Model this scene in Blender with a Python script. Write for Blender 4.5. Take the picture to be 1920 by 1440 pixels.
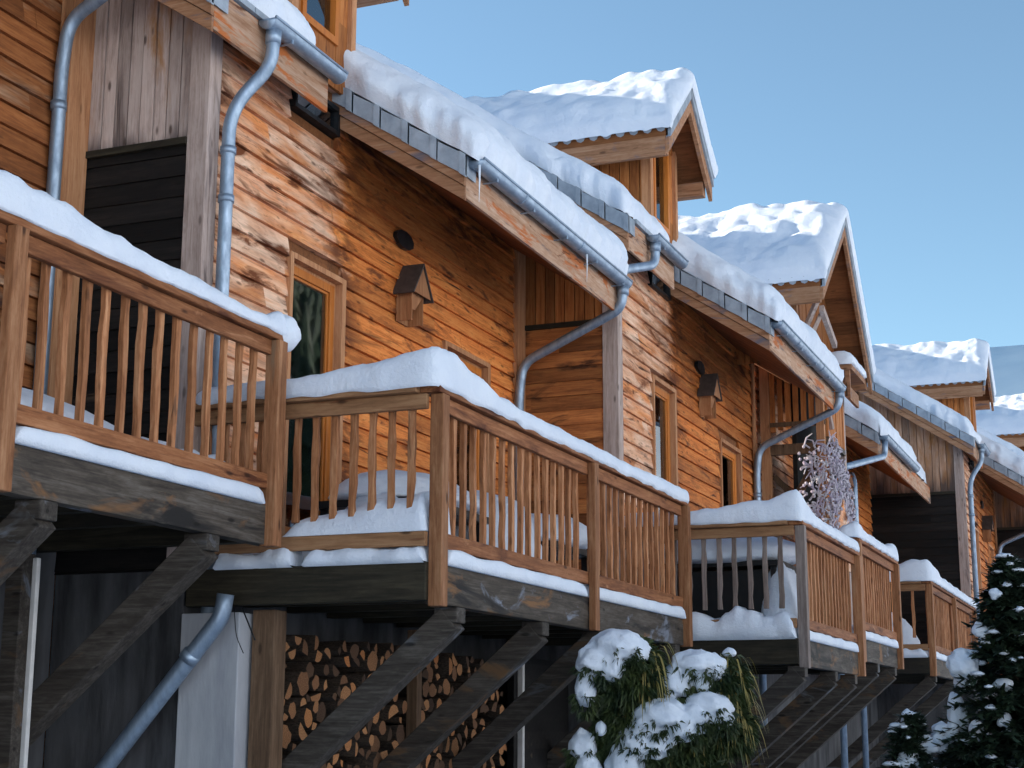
import bpy, math, random
from math import sin, cos, pi, radians, sqrt
from mathutils import Vector, Matrix, noise as mnoise

S = bpy.context.scene
for o in list(bpy.data.objects):
    bpy.data.objects.remove(o)

# ------------------------------------------------------------------ camera
YAW, PITCH, ROLL, FPX = radians(21.98626), radians(12.1487), radians(0.2131236), 2978.2
fw = Vector((cos(YAW) * cos(PITCH), sin(YAW) * cos(PITCH), sin(PITCH)))
rt = Vector((sin(YAW), -cos(YAW), 0.0))
up = rt.cross(fw)
r2 = cos(ROLL) * rt + sin(ROLL) * up
u2 = -sin(ROLL) * rt + cos(ROLL) * up
cam_d = bpy.data.cameras.new('camera')
cam = bpy.data.objects.new('camera', cam_d)
S.collection.objects.link(cam)
cam.matrix_world = Matrix(((r2.x, u2.x, -fw.x, 0), (r2.y, u2.y, -fw.y, 0), (r2.z, u2.z, -fw.z, 0), (0, 0, 0, 1)))
cam_d.sensor_width = 36.0
cam_d.lens = 36.0 * FPX / 1920.0
cam_d.clip_start = 0.05
cam_d.clip_end = 20000
S.camera = cam

# ------------------------------------------------------------------ light
SUN_EL, SUN_AZ = radians(20.5), radians(4)      # behind the row, azimuth measured from +Y towards +X
W = bpy.data.worlds.new('World')
S.world = W
W.use_nodes = True
nt = W.node_tree
bg = nt.nodes['Background']
sky = nt.nodes.new('ShaderNodeTexSky')
sky.sky_type = 'NISHITA'
sky.sun_disc = False
sky.sun_elevation = SUN_EL
sky.sun_rotation = SUN_AZ
sky.altitude = 1500
sky.air_density = 1.0
sky.dust_density = 0.15
sky.ozone_density = 2.2
tint = nt.nodes.new('ShaderNodeMix'); tint.data_type = 'RGBA'; tint.blend_type = 'MULTIPLY'; tint.inputs[0].default_value = 1.0
tint.inputs[7].default_value = (1.07, 1.10, 0.965, 1)
nt.links.new(sky.outputs[0], tint.inputs[6])
nt.links.new(tint.outputs[2], bg.inputs[0])
bg.inputs[1].default_value = 0.10
sd = bpy.data.lights.new('sun', 'SUN')
sd.energy = 5.0
sd.angle = radians(0.5)
sd.color = (1.0, 0.89, 0.75)
sun = bpy.data.objects.new('sun', sd)
S.collection.objects.link(sun)
tos = Vector((sin(SUN_AZ) * cos(SUN_EL), cos(SUN_AZ) * cos(SUN_EL), sin(SUN_EL)))
sun.rotation_euler = tos.to_track_quat('Z', 'Y').to_euler()
sun.location = (0, 60, 40)
S.view_settings.view_transform = 'Standard'
S.view_settings.look = 'None'
S.view_settings.exposure = 1.22
S.view_settings.gamma = 1.0
S.cycles.max_bounces = 8
S.cycles.diffuse_bounces = 5
S.cycles.transparent_max_bounces = 8
S.cycles.use_denoising = True

GZ = -1.7                                      # ground level below the lens

# ------------------------------------------------------------------ helpers
def rnd(seed):
    return random.Random(seed)

def nz(x, y, z=0.0):
    return mnoise.noise(Vector((x, y, z)))

class MB:
    """collects shapes and links them as one mesh object"""
    def __init__(self):
        self.v, self.f = [], []
    def quad(self, a, b, c, d):
        n = len(self.v); self.v += [a, b, c, d]; self.f.append((n, n + 1, n + 2, n + 3)); return self
    def hexa(self, p):
        n = len(self.v); self.v += [tuple(q) for q in p]
        for q in ((0, 3, 2, 1), (4, 5, 6, 7), (0, 1, 5, 4), (1, 2, 6, 5), (2, 3, 7, 6), (3, 0, 4, 7)):
            self.f.append(tuple(n + i for i in q))
        return self
    def box(self, x0, x1, y0, y1, z0, z1):
        return self.hexa([(x0, y0, z0), (x1, y0, z0), (x1, y1, z0), (x0, y1, z0), (x0, y0, z1), (x1, y0, z1), (x1, y1, z1), (x0, y1, z1)])
    def beam(self, a, b, w, h, upv=(0, 0, 1)):
        """a bar from a to b, w wide sideways and h tall"""
        a, b, upv = Vector(a), Vector(b), Vector(upv)
        d = (b - a).normalized(); s = d.cross(upv).normalized(); u = s.cross(d)
        p = []
        for q in (a, b):
            p += [q - s * w / 2 - u * h / 2, q + s * w / 2 - u * h / 2, q + s * w / 2 + u * h / 2, q - s * w / 2 + u * h / 2]
        return self.hexa(p)
    def prism(self, poly, axis, a, b):
        """poly: 2-D points swept along axis (0 x, 1 y, 2 z) from a to b"""
        n = len(self.v); m = len(poly)
        for t in (a, b):
            for (p, q) in poly:
                self.v.append({0: (t, p, q), 1: (p, t, q), 2: (p, q, t)}[axis])
        self.f.append(tuple(n + i for i in range(m))[::-1]); self.f.append(tuple(n + m + i for i in range(m)))
        for i in range(m):
            j = (i + 1) % m; self.f.append((n + i, n + j, n + m + j, n + m + i))
        return self
    def tube(self, path, r, seg=14, caps=True):
        pts = [Vector(p) for p in path]; n0 = len(self.v); k = len(pts)
        rr = r if isinstance(r, (list, tuple)) else [r] * k
        d = (pts[1] - pts[0]).normalized()
        s = d.cross(Vector((0, 0, 1)))
        if s.length < 1e-3: s = d.cross(Vector((0, 1, 0)))
        s.normalize()
        for i, p in enumerate(pts):
            t = (pts[min(i + 1, k - 1)] - pts[max(i - 1, 0)]).normalized()
            s = (s - t * s.dot(t)).normalized(); u = s.cross(t)
            for j in range(seg):
                an = 2 * pi * j / seg
                self.v.append(tuple(p + (s * cos(an) + u * sin(an)) * rr[i]))
        for i in range(k - 1):
            for j in range(seg):
                a = n0 + i * seg + j; b = n0 + i * seg + (j + 1) % seg
                self.f.append((a, b, b + seg, a + seg))
        if caps:
            self.f.append(tuple(n0 + j for j in range(seg))[::-1]); self.f.append(tuple(n0 + (k - 1) * seg + j for j in range(seg)))
        return self
    def grid(self, P):
        n = len(self.v); a, b = len(P), len(P[0])
        for row in P: self.v += [tuple(q) for q in row]
        for i in range(a - 1):
            for j in range(b - 1):
                self.f.append((n + i * b + j, n + (i + 1) * b + j, n + (i + 1) * b + j + 1, n + i * b + j + 1))
        return self
    def blob(self, c, rx, ry, rz, seed, amp=0.25, fr=2.0, seg=20, ring=12, flat=0.35):
        """a lump with a flattened underside"""
        n = len(self.v); c = Vector(c)
        for i in range(ring + 1):
            th = pi * i / ring
            for j in range(seg):
                ph = 2 * pi * j / seg
                d = Vector((sin(th) * cos(ph), sin(th) * sin(ph), cos(th)))
                k = 1 + amp * mnoise.noise(d * fr + Vector((seed * 3.1, seed * 1.7, seed))) + amp * .4 * mnoise.noise(d * fr * 2.7 + Vector((seed, 5, 0)))
                z = d.z * rz * k
                if z < 0: z *= flat
                self.v.append((c.x + d.x * rx * k, c.y + d.y * ry * k, c.z + z))
        for i in range(ring):
            for j in range(seg):
                a = n + i * seg + j; b = n + i * seg + (j + 1) % seg
                self.f.append((a, a + seg, b + seg, b))
        return self
    def build(self, name, mat, parent=None, smooth=False, bevel=0.0, origin=None):
        me = bpy.data.meshes.new(name)
        o0 = Vector(origin) if origin is not None else (Vector(parent['base']) if parent is not None and 'base' in parent else Vector((0, 0, 0)))
        me.from_pydata([tuple(Vector(p) - o0) for p in self.v], [], self.f)
        me.update()
        o = bpy.data.objects.new(name, me)
        S.collection.objects.link(o)
        me.materials.append(mat)
        if parent is not None:
            o.parent = parent
            o['base'] = tuple(o0)
            pb = Vector(parent['base']) if 'base' in parent else Vector((0, 0, 0))
            o.location = o0 - pb
        else:
            o.location = o0
        if smooth:
            for p in me.polygons: p.use_smooth = True
        if bevel > 0:
            m = o.modifiers.new('bevel', 'BEVEL'); m.width = bevel; m.segments = 2; m.limit_method = 'ANGLE'; m.angle_limit = radians(40)
        return o

def thing(name, base, label, cat, group=None):
    o = bpy.data.objects.new(name, None)
    S.collection.objects.link(o)
    o.location = base; o['base'] = tuple(base); o['label'] = label; o['category'] = cat
    if group: o['group'] = group
    return o
def tag(o, label, cat, group=None):
    o['label'] = label; o['category'] = cat
    if group: o['group'] = group
    return o
def struct(o):
    o['kind'] = 'structure'; return o

def round_path(pts, r=0.12, n=6):
    pts = [Vector(p) for p in pts]; out = [pts[0]]
    for i in range(1, len(pts) - 1):
        a, b, c = pts[i - 1], pts[i], pts[i + 1]
        u = (a - b); v = (c - b); k = min(r, u.length * .45, v.length * .45)
        p, q = b + u.normalized() * k, b + v.normalized() * k
        for j in range(n + 1):
            t = j / n
            out.append(p * (1 - t) ** 2 + b * 2 * t * (1 - t) + q * t * t)
    out.append(pts[-1]); return out

# ------------------------------------------------------------------ materials
def mat_new(name):
    m = bpy.data.materials.new(name); m.use_nodes = True
    t = m.node_tree; return m, t, t.nodes['Principled BSDF']
def N(t, typ, **kw):
    n = t.nodes.new(typ)
    for k, v in kw.items(): setattr(n, k, v)
    return n
def L(t, a, b): t.links.new(a, b)
def ramp(t, fac, stops):
    r = N(t, 'ShaderNodeValToRGB'); e = r.color_ramp.elements
    while len(e) < len(stops): e.new(0.5)
    for i, (p, c) in enumerate(stops):
        e[i].position = p; e[i].color = (c[0], c[1], c[2], 1) if len(c) == 3 else c
    L(t, fac, r.inputs[0]); return r.outputs[0]
def fl(t, op, a, b=None, clamp=False):
    n = N(t, 'ShaderNodeMath', operation=op, use_clamp=clamp)
    for i, q in enumerate((a, b)):
        if q is None: continue
        if isinstance(q, (int, float)): n.inputs[i].default_value = q
        else: L(t, q, n.inputs[i])
    return n.outputs[0]
def mix(t, fac, a, b, typ='MIX'):
    n = N(t, 'ShaderNodeMix', data_type='RGBA', blend_type=typ)
    for i, q in ((0, fac), (6, a), (7, b)):
        if isinstance(q, (int, float)): n.inputs[i].default_value = q
        elif isinstance(q, (tuple, list)): n.inputs[i].default_value = (q[0], q[1], q[2], 1)
        else: L(t, q, n.inputs[i])
    return n.outputs[2]
def g3(v): return (v, v, v)
def noise_tex(t, vec, scale, detail=4, rough=.55, dist=0.0):
    n = N(t, 'ShaderNodeTexNoise'); n.inputs['Scale'].default_value = scale; n.inputs['Detail'].default_value = detail
    n.inputs['Roughness'].default_value = rough; n.inputs['Distortion'].default_value = dist
    L(t, vec, n.inputs['Vector']); return n.outputs['Fac']

def wood(name, stops, axis='x', plank=None, plen=2.2, pvar=0.35, stains=(), knots=0.6, rough=.75, grey=None, split=None, bump=0.25, weather=None, foot=None):
    """stops: three colours dark / mid / light of the grain; axis: grain direction; plank: (axis across the boards, width);
    stains: list of (colour, threshold, softness, scale along the grain, scale across, seed); split: (local x, colour mix left of it)"""
    m, t, p = mat_new(name)
    tc = N(t, 'ShaderNodeTexCoord'); oi = N(t, 'ShaderNodeObjectInfo')
    sep = N(t, 'ShaderNodeSeparateXYZ'); L(t, tc.outputs['Object'], sep.inputs[0])
    off = N(t, 'ShaderNodeVectorMath', operation='SCALE'); off.inputs[0].default_value = (13.7, 7.9, 31.3); L(t, oi.outputs['Random'], off.inputs['Scale'])
    add = N(t, 'ShaderNodeVectorMath', operation='ADD'); L(t, tc.outputs['Object'], add.inputs[0]); L(t, off.outputs[0], add.inputs[1])
    base = add.outputs[0]
    ai = 'xyz'.index(axis)
    rv = None
    if plank:
        pi_ = 'xyz'.index(plank[0])
        idx = fl(t, 'FLOOR', fl(t, 'DIVIDE', sep.outputs[pi_], plank[1]))
        wn = N(t, 'ShaderNodeTexWhiteNoise', noise_dimensions='1D'); L(t, idx, wn.inputs['W'])
        seg = fl(t, 'FLOOR', fl(t, 'ADD', fl(t, 'DIVIDE', sep.outputs[ai], plen), fl(t, 'MULTIPLY', wn.outputs['Value'], 7.3)))
        cb = N(t, 'ShaderNodeCombineXYZ'); L(t, idx, cb.inputs[0]); L(t, seg, cb.inputs[1]); L(t, oi.outputs['Random'], cb.inputs[2])
        w2 = N(t, 'ShaderNodeTexWhiteNoise', noise_dimensions='3D'); L(t, cb.outputs[0], w2.inputs['Vector'])
        rv = w2.outputs['Value']
        sh = N(t, 'ShaderNodeVectorMath', operation='SCALE'); sh.inputs[0].default_value = (9.1, 17.3, 5.7); L(t, rv, sh.inputs['Scale'])
        a2 = N(t, 'ShaderNodeVectorMath', operation='ADD'); L(t, base, a2.inputs[0]); L(t, sh.outputs[0], a2.inputs[1]); pb = a2.outputs[0]
    else:
        pb = base
    def stretched(vec, along, across):
        mp = N(t, 'ShaderNodeMapping'); sc = [across] * 3; sc[ai] = along; mp.inputs['Scale'].default_value = sc
        L(t, vec, mp.inputs['Vector']); return mp.outputs[0]
    g1 = noise_tex(t, stretched(pb, 1.1, 13), 1.0, 5, .6, 1.2)
    g2 = noise_tex(t, stretched(pb, 3.5, 75), 1.0, 3, .6, .4)
    g3_ = noise_tex(t, stretched(pb, 9, 32), 1.0, 4, .7, .6)
    gr = fl(t, 'ADD', fl(t, 'ADD', fl(t, 'MULTIPLY', g1, .50), fl(t, 'MULTIPLY', g2, .28)), fl(t, 'MULTIPLY', g3_, .22))
    col = ramp(t, gr, [(.33, stops[0]), (.5, stops[1]), (.67, stops[2])])
    if rv is not None:
        lo, hi = 1 - pvar, 1 + pvar * .75
        col = mix(t, 1.0, col, ramp(t, rv, [(0, g3(lo)), (.5, g3(1.0)), (1, g3(min(hi, 1.6)))]), 'MULTIPLY')
    col = mix(t, 1.0, col, ramp(t, oi.outputs['Random'], [(0, (.84, .82, .8)), (1, (1.12, 1.12, 1.12))]), 'MULTIPLY')
    if weather:                                   # bleached / greyed wood in patches, (colour, threshold, softness, along, across)
        wf = noise_tex(t, stretched(pb, weather[3], weather[4]), 1.0, 4, .6, .5)
        col = mix(t, ramp(t, wf, [(weather[1], g3(0)), (weather[1] + weather[2], g3(.85))]), col, mix(t, .5, weather[0], mix(t, 1.0, weather[0], ramp(t, g2, [(.3, g3(.6)), (.7, g3(1.3))]), 'MULTIPLY')))
    if split:                                     # the exposed part of the wall left of the roof edge is bleached, with a ragged border
        wob = noise_tex(t, stretched(pb, 1.5, 9), 1.0, 3, .6, .3)
        xx = fl(t, 'ADD', sep.outputs[0], fl(t, 'MULTIPLY', fl(t, 'SUBTRACT', wob, .5), 1.1))
        ff = fl(t, 'MULTIPLY', ramp(t, fl(t, 'SUBTRACT', split[0] + .5, xx), [(.35, g3(0)), (.65, g3(1))]), ramp(t, noise_tex(t, stretched(pb, .9, 4), 1.0, 4, .6, .6), [(.38, g3(.12)), (.62, g3(1))]))
        col = mix(t, ff, col, mix(t, 1.0, split[1], ramp(t, gr, [(.35, g3(.72)), (.65, g3(1.22))]), 'MULTIPLY'))
        bd = fl(t, 'ABSOLUTE', fl(t, 'SUBTRACT', sep.outputs[0], split[0] + .12))
        wb = noise_tex(t, stretched(pb, 2.2, 5), 1.0, 4, .65, .6)
        col = mix(t, fl(t, 'MULTIPLY', ramp(t, bd, [(.10, g3(1)), (.5, g3(0))]), ramp(t, wb, [(.44, g3(0)), (.58, g3(.9))])), col, (.11, .030, .010))
        flm = noise_tex(t, stretched(pb, 5, 26), 1.0, 3, .75, 1.0)
        col = mix(t, ramp(t, flm, [(.60, g3(0)), (.68, g3(.55))]), col, (.20, .060, .022))
    for (sc, th, so, al, ac, sdv) in stains:
        mp = N(t, 'ShaderNodeVectorMath', operation='ADD'); mp.inputs[1].default_value = (sdv * 3.3, sdv * 5.1, sdv * 2.7); L(t, base, mp.inputs[0])
        sf = noise_tex(t, stretched(mp.outputs[0], al, ac), 1.0, 5, .62, .8)
        col = mix(t, ramp(t, sf, [(th, g3(0)), (th + so, g3(1))]), col, sc)
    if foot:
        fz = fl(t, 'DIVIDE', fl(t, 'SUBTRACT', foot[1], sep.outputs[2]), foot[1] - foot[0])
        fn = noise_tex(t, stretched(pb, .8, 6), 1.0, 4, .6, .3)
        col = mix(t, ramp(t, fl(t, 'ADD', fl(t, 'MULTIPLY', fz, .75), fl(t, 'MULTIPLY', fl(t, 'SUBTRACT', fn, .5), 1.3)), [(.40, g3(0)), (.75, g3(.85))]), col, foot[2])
    if knots > 0:
        vo = N(t, 'ShaderNodeTexVoronoi'); vo.inputs['Scale'].default_value = 1.0; L(t, stretched(pb, 3.0, 8.5), vo.inputs['Vector'])
        kf = ramp(t, vo.outputs['Distance'], [(.07, g3(knots)), (.15, g3(0))])
        col = mix(t, kf, col, (stops[0][0] * .25, stops[0][1] * .22, stops[0][2] * .2))
    L(t, col, p.inputs['Base Color'])
    p.inputs['Roughness'].default_value = rough
    p.inputs['Specular IOR Level'].default_value = .25
    b = N(t, 'ShaderNodeBump'); b.inputs['Strength'].default_value = bump; b.inputs['Distance'].default_value = .01
    L(t, gr, b.inputs['Height']); L(t, b.outputs[0], p.inputs['Normal'])
    return m

def simple(name, c, rough=.6, metal=0.0, var=0.25, scale=6.0, c2=None, bump=0.0, bscale=30, spec=.4, stretch=None):
    m, t, p = mat_new(name)
    tc = N(t, 'ShaderNodeTexCoord'); vec = tc.outputs['Object']
    if stretch:
        mp = N(t, 'ShaderNodeMapping'); mp.inputs['Scale'].default_value = stretch; L(t, vec, mp.inputs['Vector']); vec = mp.outputs[0]
    f = noise_tex(t, vec, scale, 5, .6, .2)
    c2 = c2 or tuple(x * (1 - var) for x in c)
    col = ramp(t, f, [(.35, c2), (.65, c)])
    oi = N(t, 'ShaderNodeObjectInfo')
    col = mix(t, 1.0, col, ramp(t, oi.outputs['Random'], [(0, g3(.9)), (1, g3(1.08))]), 'MULTIPLY')
    L(t, col, p.inputs['Base Color']); p.inputs['Metallic'].default_value = metal
    p.inputs['Specular IOR Level'].default_value = spec
    L(t, ramp(t, f, [(.3, g3(min(1, rough + .15))), (.7, g3(max(.02, rough - .1)))]), p.inputs['Roughness'])
    if bump:
        b = N(t, 'ShaderNodeBump'); b.inputs['Strength'].default_value = bump; b.inputs['Distance'].default_value = .02
        L(t, noise_tex(t, vec, bscale, 5), b.inputs['Height']); L(t, b.outputs[0], p.inputs['Normal'])
    return m

M = {}
OR_D, OR_M, OR_L = (.23, .056, .013), (.65, .205, .046), (.80, .35, .102)
BLEACH = (.82, .55, .385)
M['siding'] = wood('weathered_siding', (OR_D, OR_M, OR_L), 'x', ('z', .155), 3.6, .30,
                   stains=[((.095, .026, .010), .57, .09, .55, 2.3, 1), ((.17, .050, .016), .56, .10, 1.6, 6, 4), ((.07, .02, .008), .64, .06, 1.2, 14, 9)], split=(1.85, BLEACH), knots=.7)
M['siding_shade'] = wood('shaded_siding', ((.10, .033, .012), (.27, .092, .028), (.42, .17, .06)), 'x', ('z', .155), 3.4, .35,  # darker copy of the siding, with the wall's shade put into its colour
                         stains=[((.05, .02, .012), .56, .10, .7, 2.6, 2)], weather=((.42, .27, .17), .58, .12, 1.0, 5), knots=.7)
M['boards'] = wood('grey_vertical_boards', ((.27, .19, .165), (.55, .435, .39), (.68, .575, .53)), 'z', ('y', .107), 9, .22,
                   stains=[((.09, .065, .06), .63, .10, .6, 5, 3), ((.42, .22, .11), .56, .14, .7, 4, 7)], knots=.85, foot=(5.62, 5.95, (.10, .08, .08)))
M['boards_warm'] = wood('warm_vertical_boards', ((.19, .055, .016), (.42, .15, .042), (.56, .25, .085)), 'z', ('y', .107), 9, .35,
                        stains=[((.10, .03, .012), .62, .10, .6, 5, 3)], knots=.6)
M['boards_far'] = wood('faded_vertical_boards', ((.24, .12, .07), (.42, .24, .15), (.50, .36, .28)), 'z', ('y', .13), 9, .4,
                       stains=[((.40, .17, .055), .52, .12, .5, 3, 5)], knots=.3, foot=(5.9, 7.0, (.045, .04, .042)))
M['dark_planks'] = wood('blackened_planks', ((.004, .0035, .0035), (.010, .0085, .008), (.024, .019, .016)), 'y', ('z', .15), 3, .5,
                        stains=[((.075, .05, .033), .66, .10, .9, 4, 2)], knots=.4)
M['planks_side'] = wood('brown_side_planks', ((.13, .040, .013), (.34, .115, .034), (.50, .20, .06)), 'y', ('z', .15), 3, .5,
                        stains=[((.06, .022, .010), .56, .10, 1.0, 3.5, 2)], knots=.6)
M['trim'] = wood('grey_corner_board', ((.22, .155, .13), (.43, .335, .295), (.57, .47, .43)), 'z', None, stains=[((.14, .105, .10), .60, .1, .8, 5, 1)], knots=.6)
M['trim_warm'] = wood('warm_trim', ((.24, .10, .045), (.44, .21, .10), (.55, .31, .17)), 'z', None, knots=.4)
M['frame'] = wood('varnished_window_wood', ((.34, .10, .015), (.52, .165, .025), (.60, .22, .045)), 'z', None, knots=0, rough=.45, bump=.1)
M['rail'] = wood('railing_wood', ((.10, .034, .012), (.26, .098, .038), (.42, .195, .090)), 'x', None, stains=[((.10, .030, .012), .56, .10, 1.0, 7, 2), ((.42, .20, .10), .62, .06, 1.5, 9, 5)], knots=.8)
M['rail_y'] = wood('side_rail_wood', ((.14, .065, .030), (.28, .145, .070), (.40, .23, .12)), 'y', None, stains=[((.17, .06, .025), .58, .10, 1.0, 8, 2)], knots=.8)
M['baluster'] = wood('baluster_wood', ((.13, .045, .016), (.38, .160, .068), (.62, .335, .175)), 'z', None, stains=[((.15, .07, .035), .62, .10, 2.0, 10, 2)], knots=.5)
M['baluster_grey'] = wood('grey_baluster_wood', ((.09, .065, .055), (.20, .155, .135), (.31, .25, .225)), 'z', None, knots=.5)
M['post'] = wood('post_wood', ((.11, .042, .017), (.29, .125, .055), (.48, .260, .135)), 'z', None, stains=[((.24, .15, .09), .58, .12, 1, 6, 1)], knots=.8)
M['beam'] = wood('weathered_beam', ((.018, .014, .011), (.070, .056, .044), (.155, .135, .115)), 'x', None,
                 stains=[((.20, .098, .040), .57, .08, 1.3, 3.0, 1), ((.20, .22, .265), .60, .08, 1.8, 3.0, 11), ((.018, .016, .015), .56, .10, .9, 5, 6)], knots=.8)
M['beam_y'] = wood('mossy_beam', ((.010, .009, .006), (.030, .025, .016), (.062, .052, .032)), 'y', None, stains=[((.02, .016, .012), .55, .1, 1, 4, 1)], knots=.7)
M['brace'] = wood('brace_timber', ((.015, .012, .010), (.048, .040, .033), (.108, .096, .084)), 'y', None, stains=[((.12, .068, .034), .58, .10, 1.5, 4, 1), ((.13, .14, .16), .62, .08, 1.2, 4, 9)], knots=.8)
M['fascia'] = wood('peeling_fascia', ((.26, .11, .050), (.46, .28, .18), (.60, .44, .34)), 'x', None,
                   stains=[((.46, .135, .036), .53, .07, 1.4, 8, 2), ((.16, .13, .13), .58, .08, .8, 6, 5), ((.13, .045, .02), .62, .05, 1.5, 12, 8)], knots=.6)
M['verge'] = wood('verge_board', ((.17, .075, .035), (.36, .18, .095), (.48, .29, .18)), 'y', None,
                  stains=[((.14, .12, .14), .57, .10, 1.0, 5, 2)], knots=.6)
M['soffit'] = wood('soffit_boards', ((.10, .035, .013), (.20, .075, .025), (.28, .11, .04)), 'y', ('x', .14), 9, .3, knots=.4)
M['snow'] = None
def snow_mat():
    m, t, p = mat_new('snow')
    tc = N(t, 'ShaderNodeTexCoord')
    f = noise_tex(t, tc.outputs['Object'], 3.0, 6, .6)
    L(t, ramp(t, f, [(.3, (.69, .755, .86)), (.7, (.79, .84, .915))]), p.inputs['Base Color'])
    p.inputs['Roughness'].default_value = .7; p.inputs['Specular IOR Level'].default_value = .25
    p.inputs['Subsurface Weight'].default_value = 0.0
    b = N(t, 'ShaderNodeBump'); b.inputs['Strength'].default_value = .55; b.inputs['Distance'].default_value = .035
    h = fl(t, 'ADD', noise_tex(t, tc.outputs['Object'], 7, 6, .62), fl(t, 'MULTIPLY', noise_tex(t, tc.outputs['Object'], 45, 4, .7), .35))
    L(t, h, b.inputs['Height']); L(t, b.outputs[0], p.inputs['Normal'])
    return m
M['snow'] = snow_mat()
M['zinc'] = simple('galvanised_zinc', (.34, .43, .54), .48, .7, .2, 4, (.25, .32, .41), stretch=(2, 6, 2))
M['tile'] = simple('grey_roof_tile', (.34, .39, .45), .6, 0, .3, 8, (.24, .28, .33), bump=.2)
M['concrete'] = simple('basement_concrete', (.10, .10, .105), .85, 0, .4, 1.6, (.030, .030, .032), bump=.3, bscale=9, spec=.2, stretch=(1.5, 2.5, .5))  # darker than the pier; shade under the balconies is in the tone
M['pier_lit'] = simple('lit_concrete', (.47, .48, .50), .85, 0, .25, 2.0, (.33, .34, .37), bump=.2, bscale=14, spec=.2, stretch=(1.5, 2.5, .5))  # pale tone paints in the light falling on the pier
M['black'] = simple('black_metal', (.012, .013, .015), .45, .2, .3)
M['darkroom'] = simple('dark_interior', (.012, .014, .018), .9, 0, .3)
M['curtain'] = simple('pale_curtain', (.50, .52, .56), .9, 0, .35, 3.0, stretch=(9, 9, .6))
M['birdwood'] = wood('birdhouse_wood', ((.16, .06, .025), (.32, .14, .06), (.45, .23, .11)), 'z', None, knots=.3)
M['birdroof'] = simple('birdhouse_roof_felt', (.075, .055, .048), .8, 0, .3, 14)
M['pale_pole'] = simple('pale_upright', (.62, .60, .58), .6, 0, .2)  # one even pale tone for the thin uprights
M['ice'] = simple('ice', (.75, .82, .9), .12, 0, .08)
M['bark'] = simple('log_bark', (.085, .058, .040), .95, 0, .5, 14, (.03, .022, .017), bump=.6, bscale=22)
def glass_mat():
    m = bpy.data.materials.new('window_glass'); m.use_nodes = True; t = m.node_tree
    for n in list(t.nodes): t.nodes.remove(n)
    o = N(t, 'ShaderNodeOutputMaterial'); tr = N(t, 'ShaderNodeBsdfTransparent'); gl = N(t, 'ShaderNodeBsdfGlossy'); mx = N(t, 'ShaderNodeMixShader'); fr = N(t, 'ShaderNodeFresnel')
    tr.inputs[0].default_value = (.55, .62, .68, 1); gl.inputs['Roughness'].default_value = .02; gl.inputs[0].default_value = (.9, .95, 1, 1); fr.inputs[0].default_value = 2.6
    L(t, fr.outputs[0], mx.inputs[0]); L(t, tr.outputs[0], mx.inputs[1]); L(t, gl.outputs[0], mx.inputs[2]); L(t, mx.outputs[0], o.inputs[0])
    return m
M['glass'] = glass_mat()
def endgrain():
    m, t, p = mat_new('cut_log_end')
    tc = N(t, 'ShaderNodeTexCoord'); oi = N(t, 'ShaderNodeObjectInfo')
    sep = N(t, 'ShaderNodeSeparateXYZ'); L(t, tc.outputs['Object'], sep.inputs[0])
    cb = N(t, 'ShaderNodeCombineXYZ'); L(t, sep.outputs[0], cb.inputs[0]); L(t, sep.outputs[2], cb.inputs[2])
    ln = N(t, 'ShaderNodeVectorMath', operation='LENGTH'); L(t, cb.outputs[0], ln.inputs[0])
    w = fl(t, 'SINE', fl(t, 'MULTIPLY', fl(t, 'ADD', ln.outputs['Value'], fl(t, 'MULTIPLY', noise_tex(t, tc.outputs['Object'], 12, 3), .03)), 520))
    col = ramp(t, fl(t, 'ADD', fl(t, 'MULTIPLY', w, .12), noise_tex(t, tc.outputs['Object'], 18, 4)), [(.3, (.17, .075, .030)), (.55, (.36, .18, .08)), (.75, (.50, .29, .155))])
    col = mix(t, 1.0, col, ramp(t, oi.outputs['Random'], [(0, (.14, .135, .14)), (.25, (.32, .30, .30)), (.5, (.75, .65, .58)), (.85, (1.2, 1.1, .95)), (1, (1.4, 1.0, .6))]), 'MULTIPLY')
    L(t, col, p.inputs['Base Color']); p.inputs['Roughness'].default_value = .9
    return m
M['endgrain'] = endgrain()
def leaf_mat(name, a, b):
    m, t, p = mat_new(name)
    tc = N(t, 'ShaderNodeTexCoord')
    L(t, ramp(t, noise_tex(t, tc.outputs['Object'], 5, 4, .7), [(.35, a), (.65, b)]), p.inputs['Base Color']); p.inputs['Roughness'].default_value = .6
    return m
M['needle'] = leaf_mat('dark_needles', (.009, .020, .012), (.028, .050, .022))
M['blade'] = leaf_mat('drooping_green_leaf', (.012, .028, .010), (.060, .082, .020))
M['blade_dry'] = leaf_mat('yellowed_leaf', (.16, .14, .03), (.27, .20, .055))
M['twig'] = simple('white_dried_twigs', (.60, .57, .60), .9, 0, .3, 9, (.42, .36, .46))
M['post_dark'] = wood('dark_post_wood', ((.05, .028, .016), (.12, .07, .04), (.20, .13, .08)), 'z', None, knots=.6)
M['post_grey'] = wood('grey_post_wood', ((.10, .075, .065), (.22, .175, .155), (.33, .28, .255)), 'z', None, knots=.6)
M['stem'] = simple('stem_bark', (.06, .045, .03), .9, 0, .4, 20)

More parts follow.
